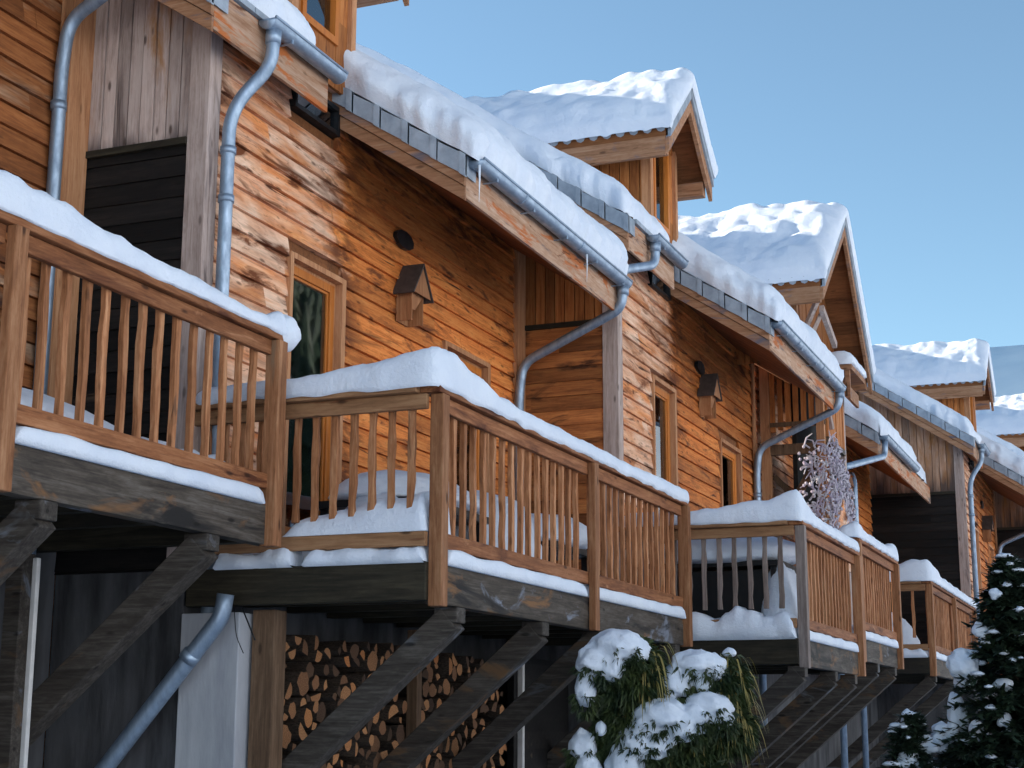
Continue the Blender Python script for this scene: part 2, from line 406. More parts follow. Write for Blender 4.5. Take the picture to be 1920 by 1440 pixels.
# ------------------------------------------------------------------ snow shapes
def edge_spread(n):
    out = []
    for i in range(n + 1):
        a = i / n
        out.append(.5 - .5 * cos(pi * a) if True else a)
    return out
def snow_sheet(mb, x0, x1, y0, y1, zf, T, r, seed, nx=60, ny=50, bulge=.06, wob=.03, amp=.22, fr=1.1, dens=1.0):
    """a snow blanket on the surface zf(x, y), thick in the middle and rounded towards its four edges"""
    def spread(n, lo, hi):
        k = []
        for i in range(n + 1):
            a = i / n; b = .5 - .5 * cos(pi * a)
            k.append(lo + (hi - lo) * (a * .35 + b * .65))
        return k
    P = []
    for x in spread(nx, x0, x1):
        row = []
        for y in spread(ny, y0, y1):
            dx0, dx1, dy0, dy1 = x - x0, x1 - x, y - y0, y1 - y
            n1 = nz(x * fr + seed * 7.7, y * fr, seed); n2 = nz(x * 3.1 * fr, y * 3.1 * fr + seed * 3.3, seed + 9); n3 = nz(x * 9, y * 9, seed + 2); n4 = nz(x * 23, y * 23, seed + 4)
            rr = r * (1 + .35 * nz(x * 1.7, y * 1.7 + seed, 3))
            d = min(dx0, dx1, dy0, dy1)
            pr = sqrt(max(0, 1 - (1 - min(max(d, 0) / rr, 1)) ** 2))
            th = pr * T * (1 + amp * n1 + amp * .4 * n2) + pr * (.013 * n3 + .005 * n4)
            e = 4 * pr * (1 - pr) * bulge * (1 + n3) + (1 - pr) * wob * (n2 * 1.6 + n3 * 1.3) + .005 * n4
            xx, yy = x, y
            if d == dx0: xx -= e
            elif d == dx1: xx += e
            if d == dy0 or dy0 < rr: yy -= e * (1 if d == dy0 else .4)
            elif d == dy1: yy += e
            row.append((xx, yy, zf(x, y) + th))
        P.append(row)
    mb.grid(P)
    return mb

def snow_ridge(mb, path, w, hf, seed, n=70, seg=14, over=.5, lump=.16):
    """snow lying along a rail: path of points, w wide, hf(t) its height; the lower rim hangs a little over the rail"""
    pts = [Vector(p) for p in path]
    Ls = [0]
    for a, b in zip(pts, pts[1:]): Ls.append(Ls[-1] + (b - a).length)
    tot = Ls[-1]
    P = []
    for i in range(n + 1):
        a = i / n; a = a * .55 + (.5 - .5 * cos(pi * a)) * .45
        s = a * tot
        k = 0
        while k < len(pts) - 2 and s > Ls[k + 1]: k += 1
        q = (s - Ls[k]) / (Ls[k + 1] - Ls[k])
        p = pts[k].lerp(pts[k + 1], q)
        # soft turn at the corners
        d = (pts[k + 1] - pts[k]).normalized()
        for c in range(1, len(pts) - 1):
            dd = abs(s - Ls[c])
            if dd < .12:
                d0 = (pts[c] - pts[c - 1]).normalized(); d1 = (pts[c + 1] - pts[c]).normalized(); f = .5 + .5 * (s - Ls[c]) / .12
                d = (d0 * (1 - f) + d1 * f).normalized()
        side = Vector((d.y, -d.x, 0)).normalized()
        e = min(s, tot - s)
        cap = sqrt(max(0.0, 1 - (1 - min(e / .09, 1)) ** 2))
        h = hf(a) * (1 + lump * nz(s * 2.3 + seed, seed * 1.3) + lump * .6 * nz(s * 6.5, seed * 2.1))
        ww = w * (1 + lump * .9 * nz(s * 2.9, seed * 4.4) + lump * .4 * nz(s * 9, seed))
        row = []
        for j in range(seg + 1):
            an = -.22 * pi + (1.44 * pi) * j / seg
            cx, cz = cos(an), sin(an)
            sgn = 1 if cx >= 0 else -1
            cr = 1 + .045 * nz(s * 9, an * 2.0, seed) + .022 * nz(s * 27, an * 4.0, seed + 1)
            row.append(p + side * (cr * sgn * abs(cx) ** .8 * ww / 2 * (0.15 + .85 * cap)) + Vector((0, 0, 1)) * ((max(cz, 0) ** .75 * h * cr if cz >= 0 else cz * (.035 + .02 * nz(s * 6, seed * 2.2)) * over) * (cap if cz > 0 else 1)))
        P.append(row)
    return mb.grid(P)

def heights(pairs):
    def f(t):
        for (a, b), (c, d) in zip(pairs, pairs[1:]):
            if t <= c:
                q = (t - a) / (c - a) if c > a else 0; q = q * q * (3 - 2 * q)
                return b + (d - b) * q
        return pairs[-1][1]
    return f

def snow_obj(mb, label, group, name='snow_cover', cat='snow'):
    c = Vector(mb.v[0])
    o = mb.build(name, M['snow'], None, True, origin=c)
    return tag(o, label, cat, group)
# ------------------------------------------------------------------ ground, mountains, far wood
def hgt(x, y):
    z = GZ
    if y < -13: z += (-13 - y) * .62 * min(1, (-13 - y) / 14)  # unseen slope behind the camera, added to bounce warm sunlight onto the fronts
    return z + .10 * nz(x * .15, y * .15) + .03 * nz(x * .8, y * .8)
g = MB()
xs = [-160 + i * 4 for i in range(40)] + [i * 1.5 for i in range(40)] + [60 + i * 14 for i in range(70)]
ys = [-190 + i * 6 for i in range(28)] + [-22 + i * 1.2 for i in range(40)] + [26 + i * 12 for i in range(30)]
g.grid([[(x, y, hgt(x, y)) for y in ys] for x in xs])
go = g.build('ground', M['snow'], None, True); struct(go)

mt, tt, pp = mat_new('snowy_mountain')
tcn = N(tt, 'ShaderNodeTexCoord'); geo = N(tt, 'ShaderNodeNewGeometry')
rk = noise_tex(tt, tcn.outputs['Object'], .035, 8, .65, .3)
L(tt, ramp(tt, rk, [(.45, (.80, .84, .90)), (.70, (.72, .78, .86))]), pp.inputs['Base Color']); pp.inputs['Roughness'].default_value = .9
mo = MB(); P = []
for i in range(70):
    x = 500 + i * 9
    row = []
    for j in range(165):
        y = -260 + j * 8
        r = max(0.0, 1 - abs(x - 800) / 300)
        h = 196 * r ** .8 * (1 + .16 * mnoise.fractal(Vector((x * .012, y * .012, 2)), 1.0, 2.1, 6) * .5)
        h -= 16 * math.exp(-((y - 150) / 45) ** 2) * r
        h2 = 450 * math.exp(-((y - 660) / 230) ** 2) * min(1, max(0, 1.15 - abs(x - 830) / 330)) * (1 + .12 * mnoise.fractal(Vector((x * .01, y * .01, 5)), 1.0, 2.1, 6))  # taller hidden peak, added to cast shade over the visible ridge
        row.append((x, y, GZ - 3 + max(h, h2)))
    P.append(row)
mo.grid(P)
mobj = mo.build('mountain', mt, None, True); struct(mobj)

fo = MB(); R = rnd(5)
for k in range(120):
    x = R.uniform(0, 210); y = R.uniform(-95, -30); z = hgt(x, y) - .3; h = R.uniform(9, 19)
    fo.tube([(x, y, z), (x, y, z + h * .3)], .22, 6)
    for q in range(7):
        zb = z + h * (.14 + q * .118); rr = h * .2 * (1 - q / 7.6)
        n = len(fo.v); sg = 14
        fo.v.append((x, y, zb + h * .2))
        for j in range(sg):
            an = 2 * pi * j / sg; a = rr * (1.15 if j % 2 else .62) * R.uniform(.85, 1.15)
            fo.v.append((x + a * cos(an), y + a * sin(an), zb - (.1 * h if j % 2 else .02)))
        for j in range(sg): fo.f.append((n, n + 1 + j, n + 1 + (j + 1) % sg))
fobj = fo.build('forest', M['needle'], None); fobj['kind'] = 'stuff'
fobj['label'] = 'dark conifer wood on the unseen snowy slope added behind the camera'; fobj['category'] = 'forest'

# ------------------------------------------------------------------ chalet building blocks
def siding_x(mb, x0, x1, y, z0, z1, holes=(), h=.155, seed=1):
    R = rnd(seed)
    k0 = math.floor((z0 - GZ) / h + 1e-6)
    k = k0
    while GZ + k * h < z1 - 1e-4:
        za, zb = max(z0, GZ + k * h), min(z1, GZ + (k + 1) * h)
        segs = [(x0, x1)]
        for (a, b, c, d) in holes:
            if zb > c + .02 and za < d - .02:
                ns = []
                for (s, e) in segs:
                    if b <= s or a >= e: ns.append((s, e)); continue
                    if a > s: ns.append((s, a))
                    if b < e: ns.append((b, e))
                segs = ns
        for (s, e) in segs:
            cuts = [s]
            while cuts[-1] < e - 3.6: cuts.append(min(e, cuts[-1] + R.uniform(2.2, 4.2)))
            cuts.append(e)
            for a, b in zip(cuts, cuts[1:]):
                if b - a < .01: continue
                j = R.uniform(-.003, .003); sl = R.uniform(-.004, .004)
                mb.hexa([(a + .0015, y - .034 + j, za + sl + .006), (b - .0015, y - .034 + j, za - sl + .006), (b - .0015, y + .02, za + .006), (a + .0015, y + .02, za + .006),
                         (a + .0015, y - .004, zb + .004), (b - .0015, y - .004, zb + .004), (b - .0015, y + .02, zb + .004), (a + .0015, y + .02, zb + .004)])
        k += 1
    return mb
def siding_y(mb, x, y0, y1, z0, z1, h=.15, seed=1, ztop=None):
    R = rnd(seed); k = math.floor((z0 - GZ) / h + 1e-6)
    while GZ + k * h < z1 - 1e-4:
        za, zb = max(z0, GZ + k * h), min(z1, GZ + (k + 1) * h); j = R.uniform(-.004, .004)
        mb.hexa([(x - .022 + j, y0, za), (x + .02, y0, za), (x + .02, y1, za), (x - .022 + j, y1, za), (x - .004, y0, zb + .004), (x + .02, y0, zb + .004), (x + .02, y1, zb + .004), (x - .004, y1, zb + .004)])
        k += 1
    return mb
def boards_y(mb, x, y0, y1, z0, zt, w=.107, seed=1, yref=0.0):
    """vertical boards on a wall that runs along y; zt(y) is the top"""
    R = rnd(seed); k = math.floor((y0 - yref) / w)
    while yref + k * w < y1 - .01:
        a, y = max(y0, yref + k * w), min(y1, yref + (k + 1) * w); k += 1; j = R.uniform(-.008, .008)
        if y - a < .015: continue
        mb.hexa([(x - .02 + j, a + .005, z0), (x + .02, a + .005, z0), (x + .02, y - .005, z0), (x - .02 + j, y - .005, z0),
                 (x - .02 + j, a + .005, zt(a)), (x + .02, a + .005, zt(a)), (x + .02, y - .005, zt(y)), (x - .02 + j, y - .005, zt(y))])
    return mb
def boards_x(mb, y, x0, x1, z0, zt, w=.12, seed=1):
    R = rnd(seed); x = x0
    while x < x1 - .01:
        b = min(x1, x + w); j = R.uniform(-.006, .006)
        mb.hexa([(x + .003, y - .02 + j, z0), (b - .003, y - .02 + j, z0), (b - .003, y + .02, z0), (x + .003, y + .02, z0),
                 (x + .003, y - .02 + j, zt(x)), (b - .003, y - .02 + j, zt(b)), (b - .003, y + .02, zt(b)), (x + .003, y + .02, zt(x))])
        x += w
    return mb

def door(root, x0, x1, z0, z1, y, name='balcony_door', curtain=True, cseed=1, casing='trim_warm'):
    """a glazed balcony door or window set back into the front wall"""
    c = MB(); w = .045
    c.box(x0 - w, x0, y - .045, y + .02, z0, z1 + w); c.box(x1, x1 + w + .02, y - .045, y + .02, z0, z1 + w); c.box(x0, x1, y - .05, y + .02, z1, z1 + w)
    c.box(x0, x0 + .02, y + .02, y + .2, z0, z1); c.box(x1 - .02, x1, y + .02, y + .2, z0, z1); c.box(x0 + .02, x1 - .02, y + .02, y + .2, z1 - .02, z1); c.box(x0, x1, y + .02, y + .2, z0 - .03, z0)
    d = c.build(name, M[casing], root)
    f = MB(); k = .068; a, b, t = x0 + .02, x1 - .02, z1 - .02
    f.box(a, a + k, y + .015, y + .085, z0, t); f.box(b - k, b, y + .015, y + .085, z0, t); f.box(a + k, b - k, y + .015, y + .085, t - k, t); f.box(a + k, b - k, y + .015, y + .085, z0, z0 + .14)
    i = .022
    f.box(a + k, a + k + i, y + .03, y + .075, z0 + .14, t - k); f.box(b - k - i, b - k, y + .03, y + .075, z0 + .14, t - k); f.box(a + k + i, b - k - i, y + .03, y + .075, t - k - i, t - k)
    f.build('frame', M['frame'], d, bevel=.004)
    p = MB(); p.box(a + k + i, b - k - i, y + .045, y + .051, z0 + .14, t - k - i); p.build('pane', M['glass'], d)
    r = MB(); r.quad((a, y + .9, z0), (b + .8, y + .9, z0), (b + .8, y + .9, t), (a, y + .9, t)).quad((b + .8, y + .2, z0), (b + .8, y + .9, z0), (b + .8, y + .9, t), (b + .8, y + .2, t)).quad((a, y + .2, z0), (a, y + .9, z0), (a, y + .9, t), (a, y + .2, t))
    r.quad((a, y + .2, t), (b + .8, y + .2, t), (b + .8, y + .9, t), (a, y + .9, t)).quad((a, y + .2, z0), (b + .8, y + .2, z0), (b + .8, y + .9, z0), (a, y + .9, z0))
    r.build('dark_room', M['darkroom'], d)
    if curtain:
        q = MB(); R = rnd(cseed); rows = []
        for zz in (z0 + .1, z0 + .9, t - .05):
            rows.append([(a + .02 + (b - a) * .78 * n / 40, y + .26 + .03 * sin(n * 1.3 + R.uniform(-.3, .3)) + .015 * sin(n * .55), zz) for n in range(41)])
        q.grid(rows); q.build('curtain', M['curtain'], d, True)
    return d

def half_gutter(mb, x0, x1, y, z, r=.07):
    """half-round gutter along x with rolled lip and end caps"""
    seg = 12
    P = []
    for x in (x0, x1):
        row = []
        for j in range(seg + 1):
            an = pi + pi * j / seg; row.append((x, y + r * cos(an), z + r * sin(an)))
        for j in range(seg, -1, -1):
            an = pi + pi * j / seg; row.append((x, y + (r - .006) * cos(an), z + (r - .006) * sin(an)))
        row.append(row[0]); P.append(row)
    mb.grid(P)
    mb.tube([(x0, y - r, z + .004), (x1, y - r, z + .004)], .011, 8)
    for x in (x0, x1 - .008):
        mb.prism([(y + r * 1.06 * cos(pi + pi * j / seg), z + r * 1.06 * sin(pi + pi * j / seg)) for j in range(seg + 1)], 0, x, x + .008)
    x = x0 + .9
    while x < x1 - .2:
        mb.prism([(y + (r + .006) * cos(pi + pi * j / seg), z + (r + .006) * sin(pi + pi * j / seg)) for j in range(seg + 1)] + [(y + (r - .002) * cos(pi + pi * j / seg), z + (r - .002) * sin(pi + pi * j / seg)) for j in range(seg, -1, -1)], 0, x, x + .03)
        x += 1.4
    return mb
def downpipe(root, path, r=.05, rad=.16, collars=()):
    d = MB(); pp_ = round_path(path, rad, 7); d.tube(pp_, r * .95, 16)
    for (p, q) in collars: d.tube([p, q], r * 1.13, 16)
    return d.build('downpipe', M['zinc'], root, True)
def verge_tiles(mb, x, y0, y1, zf, w=.20, step=.25, h=.15, seed=1):
    R = rnd(seed); y = y0
    while y < y1:
        b = min(y + step - .012, y1); j = R.uniform(-.006, .006); o = .012
        mb.hexa([(x + j, y, zf(y) - h), (x + w, y, zf(y) - h), (x + w, b, zf(b) - h - o), (x + j, b, zf(b) - h - o), (x + j, y, zf(y) + .018), (x + w, y, zf(y) + .018), (x + w, b, zf(b) - .004), (x + j, b, zf(b) - .004)])
        # lapping lip at the lower end of every tile
        mb.hexa([(x - .012 + j, y, zf(y) - h - .012), (x + .02, y, zf(y) - h - .012), (x + .02, y + .05, zf(y + .05) - h - .012), (x - .012 + j, y + .05, zf(y + .05) - h - .012),
                 (x - .012 + j, y, zf(y) + .02), (x + .02, y, zf(y) + .02), (x + .02, y + .05, zf(y + .05) + .02), (x - .012 + j, y + .05, zf(y + .05) + .02)])
        y += step
    return mb
def slope_board(mb, x0, x1, y0, y1, zf, t, b):
    """a board following the roof slope zf(y), between offsets t (top) and b (bottom) below it"""
    return mb.hexa([(x0, y0, zf(y0) - b), (x1, y0, zf(y0) - b), (x1, y1, zf(y1) - b), (x0, y1, zf(y1) - b), (x0, y0, zf(y0) - t), (x1, y0, zf(y0) - t), (x1, y1, zf(y1) - t), (x0, y1, zf(y1) - t)])

SL = .67
def gable_dormer(root, xc, hw_l, hw_r, y_g, y_w, z_eave_l, z_apex, z_eave_r, y_back, wall_x0, wall_x1, seed, label, window=True, zfloor=4.0, snow_label=None, T=.33, far=False):
    """roof dormer with its ridge along y and the gable towards the front"""
    xl, xr = xc - hw_l, xc + hw_r
    sl = (z_apex - z_eave_l) / hw_l; sr = (z_apex - z_eave_r) / hw_r
    zt = lambda x: (z_apex - (xc - x) * sl if x < xc else z_apex - (x - xc) * sr) - .10
    w = MB()
    boards_y(w, wall_x0, y_w, y_back, zfloor, lambda y: zt(wall_x0), .115, seed)
    d = w.build('dormer', M['boards_warm'], root)
    f = MB()
    x0w, x1w = wall_x0 + .16, wall_x1 - .18
    if window:
        zs = zt(wall_x0) - .02
        boards_x(f, y_w, wall_x0, wall_x1, zs - .06, zt, .11, seed)
        f.box(wall_x0, x0w, y_w - .01, y_w + .02, zfloor, zs - .06); f.box(x1w, wall_x1, y_w - .01, y_w + .02, zfloor, zs - .06)
        f.box(x0w, x1w, y_w - .005, y_w + .02, zfloor, zs - 1.05)
    else:
        boards_x(f, y_w, wall_x0, wall_x1, zfloor, zt, .12, seed)
    boards_y(f, wall_x1, y_w, y_back, zfloor, lambda y: zt(wall_x1), .115, seed + 3)
    f.build('gable_wall', M['boards_warm'], d)
    if window:
        q = MB(); zs = zt(wall_x0) - .09; k = .06
        q.box(x0w, x0w + k, y_w - .03, y_w + .05, zs - 1.0, zs); q.box(x1w - k, x1w, y_w - .03, y_w + .05, zs - 1.0, zs); q.box(x0w + k, x1w - k, y_w - .03, y_w + .05, zs - k, zs); q.box(x0w + k, x1w - k, y_w - .03, y_w + .05, zs - 1.0, zs - 1.0 + k)
        q.build('window_frame', M['frame'], d)
        q = MB(); q.box(x0w + k, x1w - k, y_w + .02, y_w + .026, zs - 1.0 + k, zs - k); q.build('pane', M['glass'], d)
        q = MB(); q.box(x0w - .05, x1w + .05, y_w + .3, y_w + .33, zs - 1.05, zs + .05); q.build('dark_room', M['darkroom'], d)
    c = MB(); c.box(wall_x1 - .005, wall_x1 + .075, y_w - .05, y_w + .08, zfloor - .1, zt(wall_x1)); c.build('corner_board', M['trim_warm'], d)
    c = MB(); c.box(wall_x0 - .03, wall_x0 + .07, y_w - .045, y_w + .06, zfloor, zt(wall_x0)); c.build('corner_board', M['trim_warm'], d)
    r = MB(); th = .09
    for (xa, za, xb, zb) in ((xl, z_eave_l, xc, z_apex), (xc, z_apex, xr, z_eave_r)):
        r.hexa([(xa, y_g, za - th), (xb, y_g, zb - th), (xb, y_back, zb - th), (xa, y_back, za - th), (xa, y_g, za), (xb, y_g, zb), (xb, y_back, zb), (xa, y_back, za)])
    ro = r.build('dormer_roof', M['soffit'], d)
    t = MB()
    for (sg, xe, ze, s) in ((-1, xl, z_eave_l, sl), (1, xr, z_eave_r, sr)):
        n = max(3, int(abs(xe - xc) / .27)); ww = (xc - xe) / n
        for i in range(n):
            xa, xb = xe + ww * i, xe + ww * (i + 1) - ww * .06
            za, zb = z_apex - abs(xa - xc) * s, z_apex - abs(xb - xc) * s
            t.hexa([(xa, y_g - .035, za - .10), (xb, y_g - .035, zb - .10), (xb, y_g + .02, zb - .10), (xa, y_g + .02, za - .10), (xa, y_g - .035, za + .03), (xb, y_g - .035, zb + .03), (xb, y_g + .02, zb + .03), (xa, y_g + .02, za + .03)])
    y = y_g
    while y < y_back - .3:          # scalloped tile noses along the left eave
        t.tube([(xl - .03, y + .07, z_eave_l + .0), (xl + .22, y + .07, z_eave_l + .22 * sl)], .05, 8); y += .15
    t.build('tiles', M['tile'], d)
    b = MB()
    for (xe, ze, s) in ((xl, z_eave_l, sl), (xr, z_eave_r, sr)):
        dirv = 1 if xe < xc else -1
        b.hexa([(xe, y_g - .012, ze - .27), (xc, y_g - .012, z_apex - .27), (xc, y_g + .03, z_apex - .27), (xe, y_g + .03, ze - .27), (xe, y_g - .012, ze - .102), (xc, y_g - .012, z_apex - .102), (xc, y_g + .03, z_apex - .102), (xe, y_g + .03, ze - .102)])
    b.build('barge_board', M['verge'], d)
    b = MB(); b.box(xl - .012, xl + .022, y_g + .031, y_back, z_eave_l - .30, z_eave_l - .092)
    b.build('eave_board', M['verge'], d)
    for xx in (xl + .13, xr - .13):
        zz = zt(xx) - .10
        b = MB(); b.box(xx - .06, xx + .06, y_g + .05, y_back, zz - .16, zz)
        b.build('purlin', M['verge'], d)
    # snow on both slopes
    s1 = MB()
    P = []; R = rnd(seed); nxs, nys = 80, 90
    for i in range(nxs + 1):
        a = i / nxs; a = a * .45 + (.5 - .5 * cos(pi * a)) * .55
        x = xl - .05 + (xr - xl + .10) * a
        row = []
        for j in range(nys + 1):
            q = j / nys; q = 1 - cos(q * pi / 2)
            y = y_g - .04 + (y_back - y_g + .3) * q
            xx = min(max(x, xl), xr)
            z = z_apex - abs(xx - xc) * (sl if xx < xc else sr)
            peak = .06 * math.exp(-((x - xc) / .35) ** 2)
            dd = min(x - xl + .05, xr + .05 - x, (y - y_g + .04) * 1.0)
            rr = .20; pr = sqrt(max(0, 1 - (1 - min(max(dd, 0) / rr, 1)) ** 2))
            n1 = nz(x * 1.6 + seed * 3, y * 1.6, seed); n2 = nz(x * 4.5, y * 4.5, seed * 2.0)
            th_ = pr * T * (1 + .24 * n1 + .18 * n2) + pr * .022 * nz(x * 11, y * 7, seed) - peak * pr
            ey = -.05 * 4 * pr * (1 - pr) if y - y_g < rr else 0
            ex = (-1 if x < xc else 1) * .04 * 4 * pr * (1 - pr) if min(x - xl, xr - x) < rr else 0
            drip = 0
            if x - xl < .02: drip = -.05 * max(0, nz(y * 9, seed)) - .03
            row.append((x + ex, y + ey, z + .02 + th_ + drip))
        P.append(row)
    s1.grid(P)
    if snow_label: snow_obj(s1, snow_label, 'snow on the dormer roofs')
    return d

def chalet(O, label, side_len=1.02, seed=1, dormer=True, dbase=1.0, basement=True, snow_labels=None, dormer_snow=None, w1dz=0.0, flags=(), far=False, side_mats=('boards', 'dark_planks'), deck=None, upper_pipe='down', front_mat='siding'):
    """one house of the row. Coordinates are those of the first full house, moved by O"""
    ox, oy, oz = O
    X = lambda v: v + ox
    Y = lambda v: v + oy
    Z = lambda v: v + oz
    xs_, yw = X(8.8), Y(5.84)
    xe = X(14.60)
    root = thing('chalet', (xs_, yw, GZ), label, 'house', 'terraced timber chalets')
    zr = lambda y: Z(4.30) + SL * (y - Y(4.70))            # top of the tiles
    yr = Y(9.9)
    seam = Z(3.94); zb = deck if deck is not None else .98
    # front wall
    holes = [(X(9.955), X(10.80), zb, Z(3.455) + w1dz), (X(12.755), X(13.78), zb, Z(3.405)), (X(9.90), X(10.66), Z(4.60), Z(4.86))]
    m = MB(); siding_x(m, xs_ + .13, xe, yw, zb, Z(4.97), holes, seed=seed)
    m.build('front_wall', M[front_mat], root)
    bk = MB()                                               # sheathing behind the boards, with the openings left free
    cx = [xs_ + .03, X(9.95), X(10.80), X(12.75), X(13.78), xe]
    for i, (a, b) in enumerate(zip(cx, cx[1:])):
        lo = zb
        if i == 1: lo = Z(3.46) + w1dz
        if i == 3: lo = Z(3.41)
        if i == 1:
            bk.box(a, b, yw + .021, yw + .10, lo, Z(4.60)); continue
        bk.box(a, b, yw + .021, yw + .10, lo, Z(4.97))
    bk.build('wall_core', M['soffit'], root)
    # side wall: vertical boards above, planks below
    yb = yw + side_len
    m = MB(); boards_y(m, xs_, yw + .13, yb + 1.6, seam + .03, lambda y: zr(y) - .2, seed=seed + 2, yref=yw, w=.13 if far else .107)
    m.box(xs_ + .03, xs_ + .06, yw + .13, yb + 1.6, seam, zr(yw) - .3)
    sw = m.build('side_wall', M[side_mats[0]], root)
    m = MB(); siding_y(m, xs_, yw + .13, yb, zb, seam - .02, seed=seed + 3); m.build('lower_planks', M[side_mats[1]], root)
    m = MB(); m.box(xs_ - .045, xs_ + .01, yw + .13, yb, seam - .02, seam + .03); m.build('drip_rail', M['beam_y'], root)
    m = MB(); m.box(xs_ - .03, xs_ + .12, yw - .035, yw + .13, zb, zr(yw) - .24); m.build('corner_board', M['trim'], root, bevel=.006)
    m = MB(); m.box(xs_ - .27, xs_ - .024, yb - .06, yb - .02, 1.36, seam + 1.6); m.build('inner_trim', M['trim_warm'], root)
    m = MB(); m.box(xe - .12, xe - .005, yw - .055, yw - .03, zb, Z(4.85)); m.build('inner_trim', M['trim_warm'], root)
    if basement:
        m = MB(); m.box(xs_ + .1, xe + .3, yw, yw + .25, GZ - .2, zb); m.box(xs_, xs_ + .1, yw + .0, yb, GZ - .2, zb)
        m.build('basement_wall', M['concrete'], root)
    # roof slab, upper part with the high eave, lower part running far out over the balcony
    xv, xg, xm = X(8.40), X(14.36), X(10.63)
    yu, yl = Y(5.60), Y(4.72)
    def slab(mb, xa, xb, ya, ybk, t0=.02, t1=.26):
        return slope_board(mb, xa, xb, ya, ybk, zr, t0, t1)
    xd = X(10.02) if dormer else xm
    m = MB(); slab(m, xv + .03, xd, yu, Y(5.85)); slab(m, xv + .03, xm + .02, Y(5.85), yr); slab(m, xm + .02, xg, yl, yr)
    back = [(yr, zr(yr) - .02), (yr + 4.5, zr(yr) - 3.0), (yr + 4.5, zr(yr) - 3.25), (yr, zr(yr) - .26)]
    m.prism(back, 0, xv, xg)
    ro = m.build('roof', M['soffit'], root)
    m = MB(); m.box(xs_, xe, yr + 3.6, yr + 3.8, GZ, zr(yr) - 2.6); m.box(xs_ + .03, xs_ + .13, yb + .8, yr + 3.6, GZ, zr(yb + .8) - .3); m.box(xe - .13, xe, yb + .8, yr + 3.6, GZ, zr(yb + .8) - .3)
    m.prism([(yb + 1.6, zr(yb + 1.6) - .2), (yr, zr(yr) - .3), (yr + 3.6, zr(yr) - 2.7), (yb + 1.6, zr(yb + 1.6) - 2.5)], 0, xs_ + .03, xs_ + .1)
    m.build('back_wall', M['siding_shade'], root)
    for (xx, ya, ybk) in ((xv, yu, yr), (xm, yl, yw + .12)):
        m = MB(); verge_tiles(m, xx - .03, ya - .05, ybk, zr, seed=seed); m.build('verge_tiles', M['tile'], ro)
    m = MB()
    # tile noses along the eaves
    for (xa, xb, yy) in ((xv + .2, xd - .02, yu), (xm + .2, xg - .02, yl)):
        x = xa; m = MB()
        while x < xb:
            m.box(x, min(x + .29, xb), yy - .06, yy + .3, zr(yy) - .03, zr(yy) + .015 + .0); x += .3
        m.build('eave_tiles', M['tile'], ro)
    for (xx, ya, ybk) in ((xv, yu - .03, yr), (xm, yl - .03, yw + .2)):
        m = MB(); slope_board(m, xx - .012, xx + .025, ya, ybk, zr, .153, .235); m.build('verge_board', M['verge'], ro)
        m = MB(); slope_board(m, xx + .004, xx + .028, ya, ybk, zr, .241, .35); m.build('lower_verge_board', M['verge'], ro)
    for (xa, xb, yy) in ((xm + .03, xg, yl), (xv + .03, xd, yu)):
        m = MB(); m.box(xa, xb, yy - .03, yy - .003, zr(yy) - .345, zr(yy) - .04); m.build('fascia', M['fascia'], ro)
    m = MB(); slope_board(m, xm + .03, xg, yl + .036, yw - .02, zr, .262, .29); slope_board(m, xv + .03, xd, yu + .036, yw + .03, zr, .262, .285)
    m.build('soffit', M['soffit'], ro)
    m = MB(); half_gutter(m, xm + .03, xg + .03, yl - .11, zr(yl) - .045); m.build('gutter', M['zinc'], ro, True)
    m = MB(); half_gutter(m, X(8.98), xd + .03, yu - .11, zr(yu) - .045); m.build('gutter', M['zinc'], ro, True)
    for (xa, yy, n) in ((xm + .35, yl, 5), (X(9.25), yu, 1)):
        for i in range(n):
            m = MB(); xx = xa + i * .8
            m.box(xx, xx + .022, yy - .15, yy + .006, zr(yy) - .128, zr(yy) - .122); m.box(xx, xx + .022, yy - .158, yy - .15, zr(yy) - .128, zr(yy) - .03)
            m.build('gutter_bracket', M['zinc'], ro)
    # pipes
    zl = zr(yl) - .10
    downpipe(root, [(xg - .04, yl - .11, zl + .02), (xg - .04, yl - .09, zl - .22), (X(14.46), Y(5.72), Z(3.56)), (X(14.46), Y(5.76), Z(3.25)), (X(14.46), Y(5.765), GZ)], .05, .17,
             [((xg - .04, yl - .11, zl), (xg - .04, yl - .107, zl - .09)), ((X(14.46), Y(5.765), Z(2.9)), (X(14.46), Y(5.765), Z(2.96)))])
    zu = zr(yu) - .10
    if upper_pipe == 'gutter':
        downpipe(root, [(X(9.07), yu - .11, zu + .02), (X(9.07), yu - .105, zu - .24), (X(8.52), Y(5.66), zu - .42), (X(8.47), Y(5.67), zu - .56), (X(8.47), Y(5.67), zu - .72)], .05, .16, [((X(9.07), yu - .11, zu), (X(9.07), yu - .107, zu - .1))])
    else:
      downpipe(root, [(X(9.07), yu - .11, zu + .02), (X(9.07), yu - .105, zu - .26), (X(8.90), Y(5.715), zu - .62), (X(8.90), Y(5.715), GZ)], .05, .2,
             [((X(9.07), yu - .11, zu), (X(9.07), yu - .107, zu - .1)), ((X(8.90), Y(5.715), zu - .9), (X(8.90), Y(5.715), zu - .95)), ((X(8.90), Y(5.715), zu - 1.25), (X(8.90), Y(5.715), zu - 1.3))])
    # openings
    door(root, X(9.99), X(10.76), zb + .3, Z(3.42) + w1dz, yw, cseed=seed, curtain=True)
    door(root, X(12.79), X(13.74), zb + .3, Z(3.37), yw, cseed=seed + 1)
    w = MB(); a, b, c, d = X(9.92), X(10.64), Z(4.61), Z(4.85); k = .035
    w.box(a, a + k, yw - .05, yw + .05, c, d); w.box(b - k, b, yw - .05, yw + .05, c, d); w.box(a + k, b - k, yw - .05, yw + .05, c, c + k); w.box(a + k, b - k, yw - .05, yw + .05, d - k, d)
